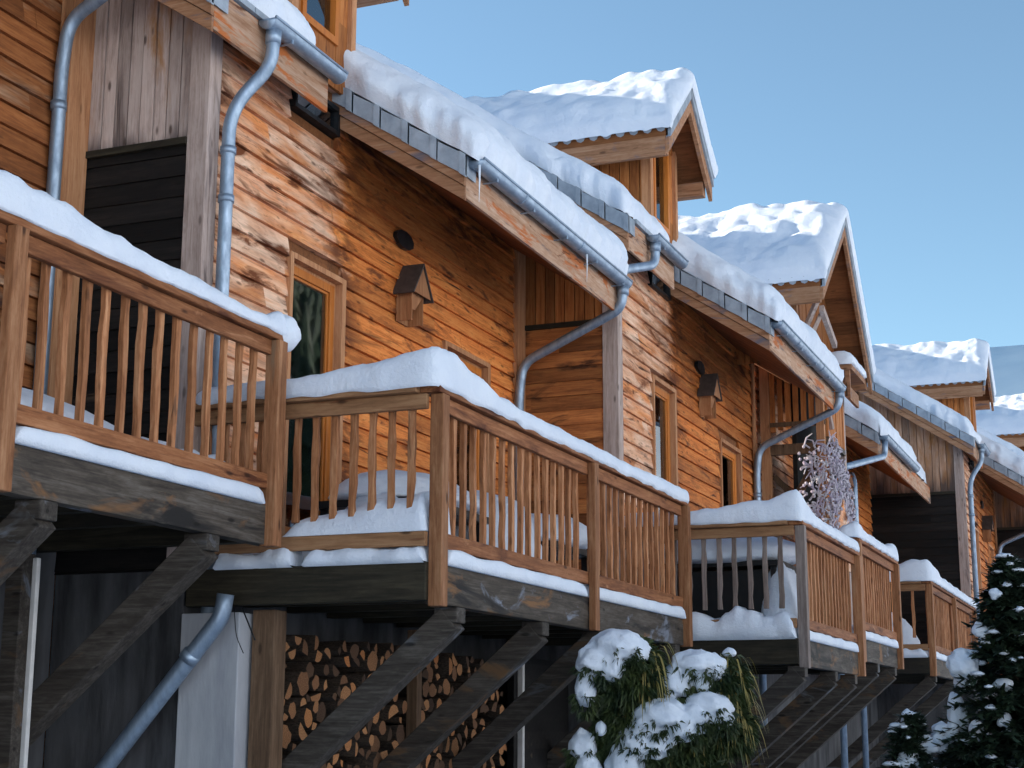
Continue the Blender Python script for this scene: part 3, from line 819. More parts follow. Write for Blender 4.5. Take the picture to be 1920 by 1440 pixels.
    sw_ = w.build('slit_window', M['black'], root)
    w = MB(); w.box(a + k, b - k, yw - .012, yw - .006, c + k, d - k); w.build('pane', M['glass'], sw_)
    w = MB(); w.box(a + .01, b - .01, yw + .2, yw + .22, c, d); w.build('dark_room', M['darkroom'], sw_)
    v = MB(); v.prism([(X(11.85) + .17 * cos(2 * pi * i / 10 + .2) * (1 + .05 * (i % 2)), Z(4.10) + .08 * sin(2 * pi * i / 10 + .2)) for i in range(10)], 1, yw - .06, yw - .02)
    v.build('wall_vent', M['black'], root)
    if dormer:
        gable_dormer(root, X(10.16), .87, .87, Y(5.40), Y(5.76), Z(6.12), Z(6.88), Z(6.12), Y(8.1), X(9.72), X(10.64), seed, 'x', zfloor=Z(4.95), snow_label=dormer_snow, far=far)
    # snow
    if snow_labels:
        s = MB()
        zs = lambda x, y: zr(y) + .02
        snow_sheet(s, xm - .04 + .02, xg + .02, yl - .12, yr, zs, .42, .30, seed, 120, 90, .07)
        snow_sheet(s, xv + .06, xd - .12, yu + .02, Y(6.4), zs, .34, .26, seed + 5, 40, 40, .05)
        snow_sheet(s, xv + .06, xm + .5, Y(6.0), yr, zs, .34, .26, seed + 6, 40, 50, .05)
        snow_obj(s, snow_labels, 'snow lying on the chalet roofs')
    return root

# ------------------------------------------------------------------ balconies
def baluster_bm(seed, ln, w=.046, d=.036):
    R = rnd(seed); mb = MB(); n = 7; rings = []
    for i in range(n):
        q = i / (n - 1); z = ln * q
        k = 1 + R.uniform(-.16, .16); dx = R.uniform(-.005, .005); dy = R.uniform(-.004, .004)
        if i in (1, n - 2): k *= .86
        rings.append([(dx - w / 2 * k, dy - d / 2, z), (dx + w / 2 * k, dy - d / 2, z), (dx + w / 2 * k, dy + d / 2, z), (dx - w / 2 * k, dy + d / 2, z)])
    for r in rings: mb.v += r
    for i in range(n - 1):
        for j in range(4): mb.f.append((i * 4 + j, i * 4 + (j + 1) % 4, i * 4 + 4 + (j + 1) % 4, i * 4 + 4 + j))
    mb.f.append((3, 2, 1, 0)); k = (n - 1) * 4; mb.f.append((k, k + 1, k + 2, k + 3))
    return mb
BAL = {}
def put_baluster(root, p, ln, rot, v, grey):
    key = (v, round(ln, 2), grey)
    b0 = Vector(root['base'])
    if key not in BAL:
        mb = baluster_bm(v * 7 + 3, ln); mb.v = [(a + p[0], b + p[1], c + p[2]) for a, b, c in mb.v]
        o = mb.build('baluster', M['baluster_grey' if grey else 'baluster'], root, bevel=.004, origin=p)
        BAL[key] = o
    else:
        o = BAL[key].copy(); S.collection.objects.link(o); o.parent = root; o.location = Vector(p) - b0
    o.rotation_euler = (0, 0, rot)
    return o
def balcony(label, x0, x1, yf, yb, zb, posts, braces, seed, step=.162, left_side=True, side_drop=0.0, grey_side=False, right_side=False, side_n=None, brace_low=None, side_gap=True):
    R = rnd(seed)
    root = thing('balcony', (x0, yf, zb), label, 'balcony', 'timber balconies along the row')
    zd = zb + .25
    m = MB(); m.box(x0 + .10, x1, yf + .012, yf + .11, zb, zb + .245); m.build('front_beam', M['beam'], root, bevel=.008)
    m = MB(); m.box(x0 - .012, x0 + .098, yf + .05, yb, zb + .015, zb + .25)
    m.build('side_beam', M['beam_y'], root, bevel=.008)
    m = MB(); m.box(x1 - .1, x1 - .002, yf + .115, yb, zb + .02, zb + .24); m.build('side_beam', M['beam_y'], root)
    m = MB(); y = yf + .115
    while y < yb - .05:
        m.box(x0 + .1, x1 - .02, y, min(y + .135, yb), zb + .246, zb + .275); y += .14
    x = x0 + .7
    while x < x1 - .3: m.box(x, x + .08, yf + .115, yb, zb + .06, zb + .244); x += .6
    m.build('deck', M['beam_y'], root)
    # rails
    ps = sorted(posts)
    m = MB()
    m.box(x0 - .02, x1 + .03, yf - .035, yf + .105, zb + 1.30, zb + 1.352)
    m.build('handrail', M['rail'], root, bevel=.008)
    m = MB()
    for a, b in zip(ps, ps[1:]): m.box(a + .052, b - .052, yf + .006, yf + .046, zb + 1.20, zb + 1.297)
    m.build('upper_rail', M['rail'], root, bevel=.006)
    m = MB()
    for a, b in zip(ps, ps[1:]): m.box(a + .052, b - .052, yf + .004, yf + .05, zb + .345, zb + .44)
    m.build('lower_rail', M['rail'], root, bevel=.006)
    for i, p in enumerate(ps):
        m = MB(); lo = zb - .02 if i == 0 else zb - .01
        m.box(p - .05, p + .05, yf - .052 if i else yf - .04, yf + .006 if i and i < len(ps) - 1 else yf + .05, lo, zb + 1.298)
        m.build('post', M['post_grey' if grey_side and i == 0 else 'post'], root, bevel=.006)
    zl, ln = zb + .40, .83
    for a, b in zip(ps, ps[1:]):
        n = max(2, int(round((b - a - .1) / step)))
        for i in range(1, n):
            x = a + (b - a) * i / n + R.uniform(-.008, .008)
            put_baluster(root, (x, yf + .068, zl), ln + .03 * R.choice((0, 1)), R.uniform(-.06, .06), R.randrange(6), False)
    if left_side:
        xs_ = x0
        m = MB(); m.box(xs_ - .075, xs_ + .065, yf + .106, yb, zb + 1.298, zb + 1.35); m.build('side_handrail', M['rail_y'], root, bevel=.008)
        m = MB(); m.box(xs_ - .02, xs_ + .02, yf + .055, yb, zb + 1.20, zb + 1.296); m.build('side_rail', M['rail_y'], root, bevel=.006)
        m = MB(); m.box(xs_ - .02, xs_ + .026, yf + .055, yb, zb + .345, zb + .435); m.build('side_rail', M['rail_y'], root, bevel=.006)
        n = side_n or int((yb - yf) / step)
        for i in range(1, n):
            y = yf + .05 + (yb - yf) * i / n
            put_baluster(root, (xs_ + .045, y, zl + .13), ln - .13, pi / 2 + R.uniform(-.06, .06), R.randrange(6), grey_side)
    if right_side:
        m = MB(); m.box(x1 - .07, x1 + .03, yf + .106, yb, zb + 1.298, zb + 1.35); m.box(x1 - .05, x1 - .01, yf + .055, yb, zb + .345, zb + .435); m.build('side_handrail', M['rail_y'], root)
    for bx in braces:
        m = MB(); k = .86
        ly = yb + .02 - yf
        m.beam((bx, yf + .06, zb - .07), (bx, yf + .06 + ly, zb - .07 - ly * k), .15, .17)
        m.box(bx - .07, bx + .07, yf + .0, yf + .16, zb - .10, zb - .003)
        m.build('brace', M['brace'], root, bevel=.008)
    return root

def deck_snow(x0, x1, yf, yb, zd, seed, label, T=.16, lumps=()):
    s = MB()
    snow_sheet(s, x0 + .02, x1 - .03, yf + .10, yb - .02, lambda x, y: zd, T, .16, seed, 60, 30, .02, .02, .5, 1.6)
    for (x, y, rx, ry, h) in lumps: s.blob((x, y, zd + .02), rx, ry, h, seed + int(x * 10), .22, 1.6, 26, 16, .2)
    return snow_obj(s, label, 'snow lying on the balcony decks')
def edge_snow(x0, x1, yf, zd, seed, label, gaps=(), h=.094):
    s = MB(); R = rnd(seed)
    n = 60; P = []
    for i in range(n + 1):
        x = x0 + (x1 - x0) * i / n
        hh = h * (1 + .25 * nz(x * 3, seed)) * (sqrt(max(0, min(1, min(i, n - i) / 1.5))))
        o = .02 + .012 * nz(x * 5, seed + 4)
        P.append([(x, yf + .10, zd), (x, yf - o, zd - .006), (x, yf - o - .008, zd + hh * .3), (x, yf - o - .008, zd + hh * .75), (x, yf - o + .006, zd + hh * .95), (x, yf + .03, zd + hh), (x, yf + .12, zd + hh)])
    s.grid(P)
    return snow_obj(s, label, 'snow on the outer deck edges')

# ------------------------------------------------------------------ the row
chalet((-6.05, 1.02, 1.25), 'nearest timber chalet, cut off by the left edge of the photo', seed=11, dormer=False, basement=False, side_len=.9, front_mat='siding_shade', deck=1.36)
chalet((0, 0, 0), 'timber chalet with blackened planks on its side wall, second from the left', seed=21,
       snow_labels='thick snow blanket on the low roof above the first birdhouse', dormer_snow='snow on the dormer roof at the very top edge of the photo')
chalet((5.93, -1.01, .04), 'timber chalet with a dark slatted vent and warm brown side planks, behind the long balcony', seed=31, w1dz=.16, upper_pipe='gutter',
       snow_labels='thick snow blanket on the roof below the highest dormer', dormer_snow='snow on the highest whole dormer with open soffit against the sky', side_mats=('boards_warm', 'planks_side'))
VO = (21.25, -2.68, .30)
chalet(VO, 'distant timber chalet with faded vertical boards over a black plank base', seed=41, side_len=2.4,
       snow_labels='smooth snow on the straight distant roof above faded vertical boards', dormer_snow='snow on the distant dormer in front of the pale mountain', side_mats=('boards_far', 'dark_planks'), far=True)
chalet((VO[0] + 6.0, VO[1] - 1.0, VO[2]), 'farthest timber chalet of the row, at the right edge of the photo', seed=51,
       snow_labels='snow on the farthest roof at the right edge of the photo', dormer_snow='snow on the farthest dormer at the right edge of the photo', side_mats=('boards_far', 'dark_planks'), far=True)

# basement of the nearest house, and pier painted pale as if lit, at the corner of the second one
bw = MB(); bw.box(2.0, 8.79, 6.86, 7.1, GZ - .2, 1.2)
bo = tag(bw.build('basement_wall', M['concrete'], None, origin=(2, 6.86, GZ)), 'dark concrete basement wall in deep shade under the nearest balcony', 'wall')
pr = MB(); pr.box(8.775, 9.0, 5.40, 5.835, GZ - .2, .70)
tag(pr.build('concrete_pier', M['pier_lit'], None, bevel=.008, origin=(8.8, 5.4, GZ)), 'concrete pier painted pale where light falls, beside the firewood shelter', 'pier')

# the open porch house with the big gable
XB, YB = 20.72, 4.83
root = thing('porch_house', (XB, 3.9, GZ), 'timber house with an open slatted porch and a tall front gable', 'house', 'terraced timber chalets')
ZR2 = lambda y: 4.34 + SL * (y - 3.72)
m = MB(); siding_x(m, XB + .02, 30.0, YB + .02, .8, 5.0, [], seed=61); m.build('front_wall', M['siding'], root)
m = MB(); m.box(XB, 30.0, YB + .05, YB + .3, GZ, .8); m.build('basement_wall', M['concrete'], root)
for (px, py, z0, z1, w, mt_) in ((XB + .05, 4.70, .8, 4.9, .12, 'trim_warm'), (XB + .05, 3.96, .9, 4.75, .10, 'trim_warm'), (22.12, 3.94, .9, 4.9, .11, 'trim')):
    m = MB(); m.box(px - w / 2, px + w / 2, py - w / 2, py + w / 2, z0, z1); m.build('porch_post', M[mt_], root)
y = 4.60; k = 0
while y > 4.02:
    m = MB(); m.box(XB + .03, XB + .06, y - .035, y + .035, 3.86 + .03 * (k % 3), 4.85); m.build('slat', M['boards_warm'], root); y -= .105; k += 1
m = MB(); m.box(XB + .02, XB + .08, 3.9, 4.75, 3.93, 3.99); m.beam((XB + .05, 4.68, 2.35), (XB + .05, 4.0, 3.5), .07, .10); m.beam((XB + .05, 4.66, 3.62), (XB + .05, 4.02, 3.62), .06, .14)
m.beam((XB + .3, 4.66, 3.3), (XB + .3, 4.1, 2.7), .05, .08)
m.build('porch_frame', M['post_dark'], root)
m = MB(); boards_x(m, 3.90, XB + .12, 22.06, 3.78, lambda x: 4.72, .10, 5); m.build('porch_panel', M['boards_warm'], root)
m = MB(); m.box(XB + .1, 22.06, 3.872, 3.93, 3.70, 3.775); m.build('porch_lintel', M['beam'], root)
m = MB(); m.box(XB + .1, 22.2, 4.3, 4.36, .8, 4.6); m.build('porch_shade_sheet', M['dark_planks'], root)  # dark sheet added to stand for the shade inside the porch
m = MB(); siding_x(m, 22.2, 23.2, 4.0, .9, 3.6, [], seed=64); m.build('porch_wall', M['planks_side'], root)
# its roofs
m = MB(); slope_board(m, 20.6, 23.9, 4.35, 8.9, ZR2, .02, .26); slope_board(m, 23.9, 29.72, 3.74, 8.9, ZR2, .02, .26)
ro = m.build('roof', M['soffit'], root)
m = MB(); m.box(23.92, 29.7, 3.705, 3.736, ZR2(3.74) - .34, ZR2(3.74) - .05); m.build('fascia', M['fascia'], ro)
m = MB(); slope_board(m, 23.87, 23.91, 3.71, 4.95, ZR2, .155, .33); m.build('verge_board', M['verge'], ro)
m = MB(); verge_tiles(m, 23.86, 3.69, 4.95, ZR2, seed=6); m.build('tiles', M['tile'], ro)
m = MB(); half_gutter(m, 23.95, 27.3, 3.625, 4.30); m.build('gutter', M['zinc'], ro, True)
downpipe(root, [(24.05, 3.625, 4.24), (24.05, 3.64, 4.0), (22.35, 3.93, 3.60), (22.3, 4.1, 3.55), (22.3, 4.1, GZ)], .05, .16)
downpipe(root, [(24.1, 4.15, 3.75), (23.4, 4.0, 3.55), (23.4, 4.0, GZ)], .045, .2)
s = MB(); snow_sheet(s, 23.84, 27.45, 3.62, 8.6, lambda x, y: ZR2(y) + .02, .36, .28, 66, 60, 50, .06)
snow_sheet(s, 27.3, 29.7, 3.75, 8.6, lambda x, y: ZR2(y) + .02, .3, .28, 67, 40, 50, .02)
snow_sheet(s, 20.6, 24.0, 4.4, 8.6, lambda x, y: ZR2(y) + .02, .3, .25, 68, 40, 40, .04)
snow_obj(s, 'snow on the small low roof beside the slatted porch', 'snow lying on the chalet roofs')
gable_dormer(root, 21.05, 1.72, 1.78, 3.60, 4.06, 5.52, 6.86, 4.98, 8.3, 19.75, 22.55, 71, 'x', window=False, zfloor=4.6, snow_label='snow on the big gable with half its slope in sunlight', T=.34)
m = MB(); m.beam((19.6, 3.66, 5.45), (19.95, 3.98, 5.0), .05, .07); m.beam((19.75, 3.70, 5.25), (20.6, 3.7, 4.95), .06, .09); m.beam((19.9, 3.72, 5.25), (19.75, 3.98, 4.6), .04, .05); m.beam((20.55, 3.95, 5.0), (21.0, 3.86, 3.9), .06, .06)
m.build('gable_strut', M['trim'], root)
m = MB(); m.box(19.95, 20.55, 3.99, 4.03, 4.6, 5.15); m.build('gable_opening', M['darkroom'], root)
m = MB(); m.box(21.35, 22.4, 3.62, 4.0, 4.78, 4.86); m.box(21.4, 21.46, 3.66, 3.72, 4.4, 4.78); m.box(21.4, 22.3, 3.7, 3.74, 4.42, 4.6); m.build('gable_ledge', M['verge'], root)
s = MB(); snow_ridge(s, [(21.3, 3.80, 4.865), (22.45, 3.80, 4.865)], .42, lambda t: .2, 73); snow_obj(s, 'small snow cap on the ledge under the big gable', 'snow on ledges')

# balconies, left to right
balcony('nearest long balcony under a sweeping band of snow, cut by the left edge', 2.9, 8.60, 5.07, 6.84, 1.09, [2.95, 6.02, 8.56], [4.9, 6.42, 7.92], 101, left_side=True, side_n=8)
balcony('long balcony in the middle with snow-buried furniture behind its railing', 8.80, 14.42, 4.06, 5.82, .73, [8.87, 11.72, 14.38], [9.22, 10.72, 12.0, 14.1], 102, side_n=13)
balcony('balcony whose near end is grey wood over a heap of snow, behind the snowy shrub', 14.72, 17.72, 3.04, 4.81, .55, [14.78, 17.68], [14.8, 16.3, 17.4], 103, grey_side=True, side_n=12)
balcony('short raised balcony section between two lower ones', 17.78, 20.55, 3.04, 4.81, .72, [17.84, 20.5], [18.9, 20.2], 104, left_side=False, step=.15)
balcony('smallest distant balcony, left of the long grey downpipe', 23.7, 29.6, 3.04, 4.81, .74, [23.76, 26.5, 29.5], [24.0, 26.4], 105, side_n=9, step=.15)

HR = 1.352
def rail_snow(path, w, prs, seed, label, over=.6, n=90):
    s = MB(); snow_ridge(s, path, w, heights(prs), seed, n * 2, 22, over); snow_obj(s, label, 'snow on the balcony handrails', 'snow_cover')
z1 = 1.09 + HR
rail_snow([(2.95, 5.10, z1), (8.66, 5.10, z1)], .17, [(0, .2), (.50, .20), (.60, .19), (.66, .16), (.72, .135), (.80, .13), (.86, .10), (.92, .08), (.95, .10), (1, .17)], 1, 'sweeping snow band on the handrail of the nearest balcony')
s = MB(); s.blob((8.66, 5.09, z1 + .02), .12, .11, .13, 4, .15, 1.5, 24, 14, .9)
snow_obj(s, 'round snow knob at the right end of the nearest handrail', 'snow on the balcony handrails', 'snow')
z2 = .73 + HR
rail_snow([(8.795, 5.80, z2), (8.795, 4.10, z2), (14.46, 4.10, z2)], .19, [(0, .08), (.03, .10), (.10, .11), (.17, .15), (.225, .25), (.26, .27), (.31, .20), (.38, .13), (.42, .105), (.7, .10), (.92, .11), (1, .12)], 2, 'humped snow on the handrail of the middle balcony', 1.4, 130)
z3 = .55 + HR
rail_snow([(14.72, 4.78, z3), (14.72, 3.08, z3), (17.74, 3.08, z3)], .19, [(0, .13), (.2, .13), (.3, .20), (.37, .27), (.43, .19), (.5, .12), (1, .12)], 3, 'snow on the handrail of the grey-ended balcony', 1.0, 110)
z4 = .72 + HR
rail_snow([(17.74, 3.25, z4), (17.74, 3.08, z4), (20.6, 3.08, z4)], .19, [(0, .12), (.1, .17), (.25, .12), (.8, .12), (.92, .2), (1, .2)], 4, 'snow on the handrail of the short raised balcony section', .8, 90)
z5 = .74 + HR
rail_snow([(23.7, 4.78, z5), (23.7, 3.08, z5), (29.6, 3.08, z5)], .22, [(0, .14), (.12, .16), (.22, .30), (.3, .25), (.38, .16), (.6, .16), (1, .14)], 5, 'snow on the handrail of the smallest distant balcony', .9, 100)

deck_snow(2.95, 8.35, 5.05, 6.84, 1.09 + .276, 11, 'snow on the deck behind the nearest railing', .23, [(6.3, 5.75, 1.5, .60, .42), (5.0, 5.9, 1.2, .6, .4), (7.5, 5.6, .8, .45, .24)])
deck_snow(8.9, 14.4, 4.06, 5.82, .73 + .276, 12, 'rumpled snow on the deck of the middle balcony', .17, [(9.45, 4.70, .42, .38, .46), (9.27, 4.50, .26, .28, .38)])
deck_snow(14.8, 17.7, 3.04, 4.81, .55 + .276, 13, 'deep snow on the deck of the grey-ended balcony', .2, [])
deck_snow(17.8, 20.5, 3.04, 4.81, .72 + .276, 14, 'snow on the deck of the short raised balcony section', .14, [])
deck_snow(23.8, 29.5, 3.04, 4.81, .74 + .276, 15, 'snow on the deck of the smallest distant balcony', .15, [])
edge_snow(6.10, 8.45, 5.07, 1.09 + .247, 21, 'white snow strip on the deck edge of the nearest balcony')
edge_snow(3.05, 5.95, 5.07, 1.09 + .247, 22, 'snow strip on the deck edge outside the left edge of the photo')
edge_snow(8.95, 11.55, 4.06, .73 + .247, 23, 'snow strip on the deck edge left of the split middle post')
edge_snow(11.80, 14.30, 4.06, .73 + .247, 24, 'snow strip on the deck edge right of the split middle post')
edge_snow(14.86, 17.5, 3.04, .55 + .247, 25, 'snow strip on the deck edge of the grey-ended balcony', h=.09)
edge_snow(17.92, 20.35, 3.04, .72 + .247, 26, 'snow strip on the deck edge of the short raised section', h=.09)
edge_snow(23.85, 26.4, 3.04, .74 + .247, 27, 'snow strip on the deck edge of the smallest balcony', h=.09)
# snow along the side edges, resting on the side beams
def side_snow(x, y0, y1, z, seed, label, h=.13, d=.14):
    s = MB(); P = []; n = 50
    for i in range(n + 1):
        y = y0 + (y1 - y0) * i / n
        hh = h * (1 + .45 * nz(y * 4, seed) + .25 * nz(y * 11, seed)) * sqrt(max(0, min(1, min(i, n - i) / 2.5)))
        o = .02 + .03 * nz(y * 5, seed + 4)
        P.append([(x + d, y, z + hh), (x + .03, y, z + hh), (x - o, y, z + hh * .85), (x - o - .03, y, z + hh * .35), (x - o - .005, y, z - .01), (x + .06, y, z - .01)])
    s.grid(P); return snow_obj(s, label, 'snow on the outer deck edges')
side_snow(8.80, 4.12, 4.95, .73 + .252, 31, 'rumpled snow on the near side beam of the middle balcony', .10)
side_snow(8.80, 5.03, 5.6, .73 + .252, 32, 'snow wedge on the side beam beside the nearest balcony end post', .11)
side_snow(14.70, 3.10, 4.7, .55 + .252, 33, 'thick crumbling snow on the grey near end of the shrub balcony', .24, .3)
side_snow(23.68, 3.1, 4.7, .74 + .252, 34, 'snow on the near side beam of the smallest balcony', .12)
s = MB()
P = []
for i in range(51):
    y = 4.12 + 1.0 * i / 50
    hh = .26 * (1 - .6 * i / 50) * (1 + .25 * nz(y * 5, 3)) * sqrt(max(0, min(1, min(i, 50 - i) / 3)))
    P.append([(8.9 + .35, y, 1.17 + hh * 1.25), (8.88, y, 1.17 + hh), (8.83, y, 1.17 + hh * .7), (8.80, y, 1.17 + hh * .3), (8.79, y, 1.168)])
s.grid(P); snow_obj(s, 'snow bank pressing through the side railing of the middle balcony', 'snow on the outer deck edges')

# buried furniture
def table(label, x, y, z, w, d, h, group):
    t = thing('garden_table', (x, y, z), label, 'table', group)
    m = MB(); m.box(x - w / 2, x + w / 2, y - d / 2, y + d / 2, z + h - .05, z + h); m.build('tabletop', M['black'], t)
    for (a, b) in ((-1, -1), (1, -1), (-1, 1), (1, 1)):
        m = MB(); m.box(x + a * (w / 2 - .07) - .03, x + a * (w / 2 - .07) + .03, y + b * (d / 2 - .07) - .03, y + b * (d / 2 - .07) + .03, z, z + h - .05); m.build('leg', M['black'], t)
    return t
def lump(label, x, y, z, rx, ry, rz, seed, flat=.25):
    s = MB(); s.blob((x, y, z), rx, ry, rz, seed, .14, 1.5, 30, 18, flat); snow_obj(s, label, 'snow heaped on the balcony furniture', 'snow_heap')
table('black garden table buried in snow near the corner of the middle balcony', 10.0, 4.85, 1.0, 1.2, .8, .48, 'snowed-in balcony furniture')
lump('snow heap on the black table near the corner of the middle balcony', 10.0, 4.85, 1.51, .70, .48, .22, 6)
lump('long snow heap over garden chairs in the middle of the middle balcony', 11.15, 4.72, 1.02, .72, .5, .68, 7)
table('black garden bench under snow behind the long front railing', 12.1, 4.62, 1.0, 1.0, .6, .42, 'snowed-in balcony furniture')
lump('snow on the black bench behind the long front railing', 12.05, 4.62, 1.45, .62, .40, .24, 8)
tb = table('black garden table under a snow slab at the grey balcony end', 15.5, 3.95, .82, 1.0, 1.3, .74, 'snowed-in balcony furniture')
m = MB(); m.box(15.1, 15.9, 3.45, 4.5, .85, 1.48); m.build('under_table_shade', M['black'], tb)  # black box added for the shade beneath the tabletop
lump('thick snow slab on the table at the grey balcony end', 15.45, 3.95, 1.60, .62, .75, .32, 9)
lump('tall leaning snow heap beside the table at the grey balcony end', 15.2, 3.32, .85, .28, .22, .72, 10)
lump('snow pile behind the railing of the smallest balcony', 24.4, 3.9, 1.0, .5, .6, .7, 14)

# ------------------------------------------------------------------ small things on the walls
def birdhouse(x, yw, z, label):
    t = thing('birdhouse', (x, yw, z), label, 'birdhouse', 'birdhouses on the front walls')
    m = MB()
    m.box(x - .115, x - .10, yw - .17, yw - .024, z, z + .33); m.box(x + .10, x + .115, yw - .17, yw - .024, z, z + .33); m.box(x - .10, x + .10, yw - .036, yw - .024, z, z + .40)
    m.prism([(x - .10, z + .10), (x - .04, z + .10), (x + .10, z + .24), (x + .10, z + .33), (x, z + .47), (x - .10, z + .33)], 1, yw - .165, yw - .15)
    m.build('box', M['birdwood'], t)
    m = MB(); ap = z + .52
    for s in (-1, 1):
        m.hexa([(x, yw - .23, ap - .02), (x + s * .19, yw - .23, z + .215), (x + s * .19, yw - .024, z + .215), (x, yw - .024, ap - .02),
                (x, yw - .23, ap), (x + s * .205, yw - .23, z + .22), (x + s * .205, yw - .024, z + .22), (x, yw - .024, ap)])
    m.build('roof', M['birdroof'], t)
    m = MB(); m.prism([(x, ap - .03), (x + .17, z + .235), (x - .17, z + .235)], 1, yw - .215, yw - .205); m.build('gable_board', M['birdwood'], t)
    return t
birdhouse(11.88, 5.84, 3.36, 'wooden birdhouse lit best, below the black vent on the near wall')
birdhouse(17.88, 4.83, 3.56, 'smaller wooden birdhouse on the wall above the long middle balcony')
birdhouse(11.88 + VO[0], 5.84 + VO[1], 3.36 + VO[2], 'tiny dark birdhouse on the distant wall right of the grey downpipe')

# ------------------------------------------------------------------ underneath: firewood, pipes, poles
def log_mesh(seed, split):
    R = rnd(seed); mb = MB(); n = 12 if not split else 7
    if split == 0: ring = [(.5 * (1 + R.uniform(-.18, .14)) * cos(2 * pi * i / n), .5 * (1 + R.uniform(-.18, .14)) * sin(2 * pi * i / n)) for i in range(n)]
    else:
        a0 = R.uniform(0, 6.28); sp = (pi if split == 1 else pi * .55)
        ring = [(.55 * cos(a0 + sp * i / (n - 2)), .55 * sin(a0 + sp * i / (n - 2))) for i in range(n - 1)]
        cx = sum(p[0] for p in ring) / len(ring) * .75; cy = sum(p[1] for p in ring) / len(ring) * .75
        if split == 2: ring.append((0, 0))
        ring = [(p[0] - cx, p[1] - cy) for p in ring]; n = len(ring)
    mb.prism(ring, 1, 0, 1)
    me = bpy.data.meshes.new('firewood_log'); me.from_pydata(mb.v, [], mb.f); me.update()
    me.materials.append(M['bark']); me.materials.append(M['endgrain'])
    me.polygons[0].material_index = 1; me.polygons[1].material_index = 1
    return me
LOGM = [log_mesh(i, (0, 0, 1, 1, 2, 0, 1, 2, 0, 1)[i]) for i in range(10)]
def log_stack(x0, x1, yf, z0, z1, seed, label, group, dmin=.08, dmax=.165, cap=150):
    R = rnd(seed); placed = []; tries = 0
    while len(placed) < cap and tries < 9000:
        tries += 1
        r = R.uniform(dmin, dmax) / 2 * (1 if tries < 3500 else .72)
        x, z = R.uniform(x0 + r, x1 - r), R.uniform(z0 + r, z1 - r)
        if all((x - a) ** 2 + (z - b) ** 2 > (r + c) ** 2 * .72 for a, b, c in placed): placed.append((x, z, r))
    for (x, z, r) in placed:
        o = bpy.data.objects.new('firewood_log', R.choice(LOGM)); S.collection.objects.link(o)
        o.location = (x, yf + R.uniform(-.02, .035), z); o.scale = (2.0 * r, R.uniform(.3, .36), 2.0 * r * R.uniform(.8, 1.15))
        o.rotation_euler = (R.uniform(-.06, .06), R.uniform(0, 6.28), R.uniform(-.08, .08))
        tag(o, label, 'log', group)
    return placed
LL = 'cut firewood log stacked in the dark shelter under the middle balcony'
log_stack(9.08, 11.15, 5.36, -.62, .62, 5, LL, 'firewood logs under the middle balcony', cap=145)
log_stack(11.25, 13.05, 5.30, -.62, .58, 6, LL, 'firewood logs under the middle balcony', dmin=.09, dmax=.15, cap=130)
log_stack(6.4, 7.5, 6.45, -.4, .45, 7, 'firewood log in the dark stack at the lower left edge', 'firewood logs at the lower left edge', cap=30)
lo = MB(); R = rnd(9)
for (xa, xb, ya, za, zb_) in ((9.08, 13.05, 5.36, GZ, -.62), (6.4, 7.5, 6.45, GZ, -.4)):
    z = za + .06
    while z < zb_ - .03:
        x = xa + .06
        while x < xb: lo.tube([(x, ya, z), (x, ya + .33, z)], R.uniform(.05, .068), 8); x += .125
        z += .12
lo = lo.build('log_pile_base', M['bark'], None, origin=(9.08, 5.36, GZ)); lo['kind'] = 'stuff'; lo['label'] = 'lower layers of the firewood pile near the ground'; lo['category'] = 'firewood'
def pole(x, y, z0, z1, w, mat, label, cat, group=None, d=None):
    m = MB(); m.box(x - w / 2, x + w / 2, y - (d or w) / 2, y + (d or w) / 2, z0, z1)
    return tag(m.build('shelter_post' if cat == 'post' else 'pole', M[mat], None, bevel=.006, origin=(x, y, z0)), label, cat, group)
pole(8.98, 5.30, GZ, .72, .16, 'post_dark', 'weathered post between the pale pier and the firewood', 'post', 'posts of the firewood shelter')
pole(11.2, 5.32, GZ, .72, .09, 'post_dark', 'brown post between the two firewood stacks', 'post', 'posts of the firewood shelter')
pole(7.75, 6.3, GZ, 1.0, .12, 'brace', 'dark post beside the pale upright under the nearest balcony', 'post', 'posts of the firewood shelter')
pole(13.12, 5.2, GZ, .56, .05, 'pale_pole', 'thin pale upright right of the firewood', 'pole', 'thin pale uprights')
pole(7.58, 6.05, GZ, .95, .035, 'pale_pole', 'thin pale upright under the nearest balcony', 'pole', 'thin pale uprights')
m = MB(); m.box(13.2, 14.6, 5.3, 5.36, GZ, .6); tag(m.build('shelter_partition', M['dark_planks'], None, origin=(13.2, 5.3, GZ)), 'dark plank partition right of the firewood shelter', 'partition')
d = MB(); d.tube(round_path([(8.6, 5.40, .80), (8.6, 5.42, .66), (8.6, 6.45, -.52), (8.6, 6.7, -.8)], .12, 6), .055, 16); d.tube([(8.6, 5.62, .44), (8.6, 5.66, .395)], .063, 16)
tag(d.build('drain_pipe', M['zinc'], None, True, origin=(8.6, 5.4, .8)), 'slanting blue-grey drain pipe in front of the pale pier', 'pipe')
for i, (pts, lab) in enumerate((([(8.74, 5.36, .72), (8.74, 5.30, .6), (8.74, 5.26, .52)], 'black loose cable end beside the post under the middle balcony'), ([(8.74, 5.42, .72), (8.74, 5.40, .55), (8.74, 5.34, .44)], 'thin loose wire hanging over the pale pier'))):
    d = MB(); d.tube(round_path(pts, .05), .005 if i == 0 else .003, 6); tag(d.build('cable', M['black'], None, True, origin=pts[0]), lab, 'cable')
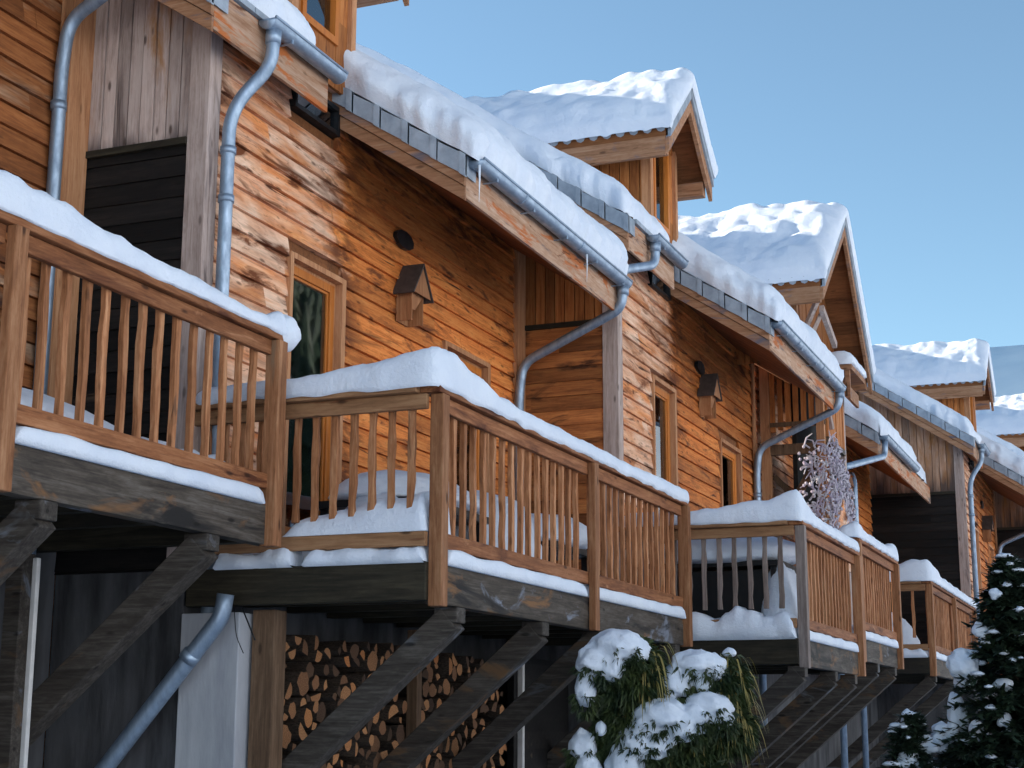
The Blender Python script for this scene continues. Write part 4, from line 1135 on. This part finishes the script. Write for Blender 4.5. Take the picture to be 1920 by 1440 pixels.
# icicles
def icicle(x, y, z, ln, label):
    m = MB(); m.tube([(x, y, z), (x + .003, y, z - ln * .4), (x, y + .002, z - ln)], [.011, .007, .001], 8)
    tag(m.build('icicle', M['ice'], None, True, origin=(x, y, z)), label, 'icicle', 'icicles')
icicle(10.66, 4.58, 4.22, .30, 'icicle at the left end of the long near gutter')
icicle(13.1, 4.56, 4.19, .26, 'thin icicle hanging from the middle of the long near gutter')

# dried climbing plant on the porch
t = thing('climbing_plant', (21.4, 3.82, .9), 'white dried climbing plant tangled on the porch front', 'plant')
m = MB(); R = rnd(77)
def vine_at(u):
    return (20.64, 4.22 - u / .3 * .36) if u < .3 else (20.64 + (u - .3) / .7 * 1.45, 3.84)
for k in range(360):
    u = R.random(); x, y = vine_at(u); top = 3.66 - (.9 * max(0, u - .55)); z = R.uniform(2.3, top)
    if .42 < u < .80 and z < 2.9 - abs(u - .6) * 1.2: continue
    a = R.uniform(0, 6.28); l = R.uniform(.10, .30); x2, y2 = vine_at(min(1, max(0, u + l * .45 * cos(a))))
    m.tube([(x, y + R.uniform(-.05, .05), z), ((x + x2) / 2, (y + y2) / 2 - .03 + R.uniform(-.05, .05), z + l * .5 * sin(a) + .04), (x2, y2 + R.uniform(-.05, .05), z + l * sin(a))], [.013, .011, .006], 5)
m.build('stems', M['twig'], t)
m = MB()
for k in range(420):
    u = R.random(); x, y = vine_at(u); z = R.uniform(2.3, 3.62 - .8 * max(0, u - .55))
    if .42 < u < .80 and z < 2.9 - abs(u - .6) * 1.2: continue
    m.blob((x + R.uniform(-.03, .03), y + R.uniform(-.07, .05), z), .022, .022, .024, k, .3, 2, 6, 4, 1)
fh = m.build('flower_heads', M['twig'], t); fh['kind'] = 'stuff'
m = MB(); m.prism([(21.0, 2.05), (21.75, 2.05), (21.75, 2.7), (21.38, 3.0), (21.0, 2.7)], 1, 3.80, 4.1)
tag(m.build('little_house', M['siding'], None, origin=(21.38, 3.95, 2.05)), 'little orange wooden house front behind the white climbing plant', 'hutch')

# ------------------------------------------------------------------ plants in front
def drape(c, rx, ry, rz, seed, th0=.42, var=.34, seg=44, ring=16, thick=.03, dirv=(0, 0)):
    """a cap of snow draped over a clump, with drooping tongues"""
    mb = MB(); c = Vector(c); P = []
    for j in range(seg + 1):
        ph = 2 * pi * (j % seg) / seg
        d0 = Vector((cos(ph), sin(ph), 0))
        lim = pi * (th0 + var * (mnoise.noise(d0 * 1.3 + Vector((seed, seed * 2.2, 0))) + .9 * mnoise.noise(d0 * 4.2 + Vector((seed * 3.3, 0, seed)))) + .14 * (d0.x * dirv[0] + d0.y * dirv[1]))
        lim = max(.22 * pi, min(lim, .92 * pi)); row = []
        for i in range(ring + 1):
            q = i / ring; th = lim * q
            edge = sqrt(max(0, 1 - q ** 6))
            dd = Vector((sin(min(th, pi * .55)) * cos(ph), sin(min(th, pi * .55)) * sin(ph), cos(th)))
            n = 1 + .14 * mnoise.noise(dd * 1.8 + Vector((seed, 3, 1))) + .07 * mnoise.noise(dd * 5 + Vector((0, seed, 2)))
            k = (1 + thick / rx * 2 * edge) * n
            row.append((c.x + dd.x * rx * k, c.y + dd.y * ry * k, c.z + dd.z * rz * k))
        for i in (ring - 2, ring - 7):
            p = Vector(row[max(i, 0)]); row.append(tuple(c + (p - c) * .86))
        P.append(row)
    mb.grid(P); return mb
def droop_blades(mb, c, R_, rx, rz, n, ln=(.35, .75), w=(.008, .018), up=True):
    for k in range(n):
        a = R_.uniform(0, 2 * pi); rr = rx * sqrt(R_.random()); th = R_.uniform(-.5, 1.1)
        z0 = c[2] + rz * R_.uniform(-.6, .95)
        p = Vector((c[0] + rr * .8 * cos(a), c[1] + rr * .8 * sin(a), z0)); d = Vector((cos(a), sin(a), R_.uniform(.1, .8)))
        l = R_.uniform(*ln); ww = R_.uniform(*w); s = Vector((-sin(a), cos(a), R_.uniform(-.3, .3))).normalized(); st = 4
        nb = len(mb.v)
        for i in range(st + 1):
            q = i / st; pp2 = p + d * (l * .38 * q) + Vector((0, 0, -1)) * (l * .95 * q * q); k2 = ww * (1 - q ** 3 * .9)
            mb.v += [tuple(pp2 - s * k2), tuple(pp2 + s * k2)]
        for i in range(st): mb.f.append((nb + 2 * i, nb + 2 * i + 1, nb + 2 * i + 3, nb + 2 * i + 2))
    return mb
def mound(parent, blobs, seed, vox=.012):
    """irregular snow clump: lumps fused into one skin"""
    mb = MB()
    for k, (c, rx, ry, rz) in enumerate(blobs): mb.blob(c, rx * 1.08, ry * 1.12, rz * .98, seed + k * 1.7, .24, 2.3, 26, 16, .6)
    o = mb.build('snow_cap', M['snow'], parent, True, origin=blobs[0][0])
    m = o.modifiers.new('fuse', 'REMESH'); m.mode = 'VOXEL'; m.voxel_size = vox; m.use_smooth_shade = True
    m = o.modifiers.new('soften', 'SMOOTH'); m.iterations = 5; m.factor = .5
    return o
def leafy(mb, c, R_, rx, ry, rz, n, ln=(.05, .11), w=(.006, .014), lo=-.75, hi=1.0, r0=.55):
    """small leaves in tufts over and through a clump"""
    for k in range(n // 7):
        a = R_.uniform(0, 2 * pi); cz = R_.uniform(lo, hi); sr = sqrt(max(0, 1 - cz * cz)); rad = R_.uniform(r0, 1.05)
        q = Vector((c[0] + rx * rad * sr * cos(a), c[1] + ry * rad * sr * sin(a), c[2] + rz * rad * cz))
        out = Vector((sr * cos(a), sr * sin(a), cz * .6 - .15)).normalized()
        for e in range(7):
            d = (out + Vector((R_.uniform(-.8, .8), R_.uniform(-.8, .8), R_.uniform(-.9, .45)))).normalized()
            l = R_.uniform(*ln); ww = R_.uniform(*w); sd = d.cross(Vector((R_.uniform(-1, 1), R_.uniform(-1, 1), R_.uniform(-1, 1)))).normalized()
            nb = len(mb.v); md = q + d * l * .5
            mb.v += [tuple(q), tuple(md + sd * ww), tuple(q + d * l + Vector((0, 0, -.25 * l))), tuple(md - sd * ww)]; mb.f.append((nb, nb + 1, nb + 2, nb + 3))
    return mb
SB = (11.6, 3.45, GZ)
t = thing('shrub', SB, 'evergreen shrub loaded with snow clumps in front of the balcony braces', 'shrub')
CL = [((11.42, 3.65, .36), .25, .25, .26, 5), ((11.72, 3.09, .30), .22, .24, .20, 6), ((11.70, 3.34, -.12), .30, .32, .28, 7), ((11.46, 3.93, -.28), .16, .17, .2, 8), ((11.76, 3.08, -.02), .22, .24, .22, 9), ((11.5, 3.66, .02), .26, .26, .3, 10), ((11.6, 3.45, -.5), .4, .55, .35, 11)]
m = MB(); R = rnd(31)
for (c, rx, ry, rz, sd) in CL:
    m.tube(round_path([(11.6 + R.uniform(-.06, .06), 3.45 + R.uniform(-.06, .06), GZ), (11.6 + (c[0] - 11.6) * .5, 3.45 + (c[1] - 3.45) * .6, (GZ + c[2]) / 2), c], .3), .018, 8)
m.build('stem', M['stem'], t)
m = MB()
for (c, rx, ry, rz, sd) in CL: leafy(m, c, rnd(sd), rx, ry, rz, 5200)
FOL = m
m = MB()
for (c, rx, ry, rz, sd) in CL[:3] + CL[4:6]: droop_blades(m, (c[0] + .02, c[1] - .10, c[2] + .06), rnd(sd + 50), rx * .9, rz * .8, 110, (.16, .40), (.004, .009))
m.build('dry_foliage', M['blade_dry'], t)
m = MB()
for (c, rx, ry, rz, sd) in CL[:3] + CL[4:6]: droop_blades(m, c, rnd(sd + 70), rx * .95, rz * .9, 130, (.14, .34), (.005, .012))
m.build('drooping_leaves', M['blade'], t)
for bl, sd in (([((11.27, 3.70, .56), .17, .20, .15), ((11.20, 3.86, .44), .12, .12, .16), ((11.17, 3.92, .24), .08, .07, .18), ((11.26, 3.56, .52), .09, .09, .12), ((11.18, 3.72, .40), .08, .10, .14)], 3),
               ([((11.52, 3.19, .44), .14, .16, .12), ((11.48, 3.32, .30), .10, .10, .16), ((11.55, 3.06, .40), .09, .09, .14), ((11.45, 3.38, .15), .06, .055, .12), ((11.50, 3.12, .30), .06, .06, .12)], 4),
               ([((11.38, 3.40, .06), .16, .19, .15), ((11.36, 3.50, -.03), .13, .14, .15), ((11.34, 3.58, -.14), .13, .14, .17), ((11.32, 3.68, -.30), .12, .13, .18), ((11.40, 3.26, -.02), .13, .13, .15), ((11.36, 3.44, -.14), .11, .12, .16), ((11.44, 3.17, .06), .12, .13, .13)], 6),
               ([((11.50, 3.09, .13), .15, .17, .13), ((11.46, 3.16, .02), .12, .10, .13), ((11.50, 2.99, .05), .08, .08, .12)], 8),
               ([((11.27, 3.98, -.16), .09, .10, .14), ((11.24, 3.93, -.31), .09, .09, .14)], 9), ([((11.66, 2.96, .53), .045, .05, .045)], 12), ([((11.22, 3.82, -.03), .04, .04, .07)], 13)):
    mound(t, bl, sd)
    for (c, rx, ry, rz) in bl: leafy(FOL, c, rnd(int(sd * 100 + c[2] * 50)), rx * 1.05, ry * 1.1, rz * .9, 420 if rx > .05 else 40, (.03, .08), (.004, .009), -.95, -.05, .9)

FOL.build('foliage', M['blade'], t)
def conifer(x, y, top, rbase, label, seed, nb=150, clumps=(), lean=(0, 0), name='conifer'):
    t = thing(name, (x, y, GZ), label, 'tree', 'snowy conifers')
    R = rnd(seed); h = top - GZ
    m = MB(); m.tube([(x, y, GZ), (x + lean[0] * .5, y + lean[1] * .5, GZ + h * .5), (x + lean[0], y + lean[1], top - .05)], [.07, .045, .008], 10); m.build('trunk', M['stem'], t)
    m = MB(); tips = []
    for k in range(nb):
        q = (k / nb) ** .9; z = GZ + .25 + (h - .28) * q
        L_ = rbase * (1 - q) ** .85 * R.uniform(.72, 1.15) + .05; a = R.uniform(0, 2 * pi)
        p0 = Vector((x + lean[0] * q, y + lean[1] * q, z)); d = Vector((cos(a), sin(a), R.uniform(-.15, .35)))
        st = max(4, int(L_ / .05))
        for i in range(st + 1):
            s = i / st; p = p0 + d * (L_ * s) + Vector((0, 0, -.22 * L_ * s * s))
            for e in range(8 if s > .2 else 5):
                a2 = a + R.uniform(-1.2, 1.2); l = R.uniform(.05, .12) * (1.1 - .4 * s); dd = Vector((cos(a2), sin(a2), R.uniform(-.6, .5)))
                sd = Vector((-sin(a2), cos(a2), R.uniform(-.5, .5))) * R.uniform(.010, .022); n = len(m.v)
                m.v += [tuple(p - sd), tuple(p + sd), tuple(p + dd * l + sd * .3), tuple(p + dd * l - sd * .3)]; m.f.append((n, n + 1, n + 2, n + 3))
        tips.append((p0 + d * (L_ * .82) + Vector((0, 0, -.12 * L_)), a, L_))
    m.build('crown', M['needle'], t)
    for k, (tp, a, L_) in enumerate(tips):
        if R.random() < .16:
            c = (tp.x, tp.y, tp.z + .02); r = R.uniform(.014, .042)
            b = MB(); q_ = R.uniform(.6, 1.9); b.blob(c, r * (.8 + q_ * abs(cos(a))), r * (.8 + q_ * abs(sin(a))), r * .62, seed + k, .38, 2.4, 14, 9, .6); b.build('snow_clump', M['snow'], t, True, origin=c)
    for i, (c, rx, ry, rz, th) in enumerate(clumps):
        q = rnd(seed + i)
        mound(t, [(c, rx, ry, rz)] + [((c[0] + q.uniform(-.8, .8) * rx, c[1] + q.uniform(-.9, .9) * ry, c[2] - q.uniform(.2, 1.0) * rz), rx * .6, ry * .6, rz * .7) for _ in range(3)], seed + i, .009)
    return t
conifer(12.15, .98, 1.24, 1.0, 'tall dark conifer with snow clumps at the right edge', 41, 680,
        [((12.0, 1.33, .42), .085, .10, .14, .5), ((12.05, 1.40, .10), .06, .06, .16, .55), ((12.05, 1.50, -.06), .07, .08, .10, .45), ((12.0, 1.08, .95), .04, .04, .04, .5), ((12.0, 1.2, .68), .05, .05, .07, .5), ((11.95, 1.05, .30), .05, .06, .05, .5), ((11.9, 1.25, -.02), .05, .05, .08, .5), ((11.9, 1.05, .05), .06, .04, .06, .5)])
conifer(11.9, 1.72, .12, .40, 'small low conifer with snow tufts at the bottom right', 43, 240,
        [((11.9, 1.72, .03), .055, .05, .10, .5), ((11.95, 1.62, -.12), .06, .07, .08, .5), ((11.9, 1.73, -.30), .10, .10, .16, .5)])
conifer(12.3, .70, .2, .5, 'squat conifer clump in the bottom right corner', 47, 220, [((12.2, .98, -.26), .10, .10, .09, .5)])
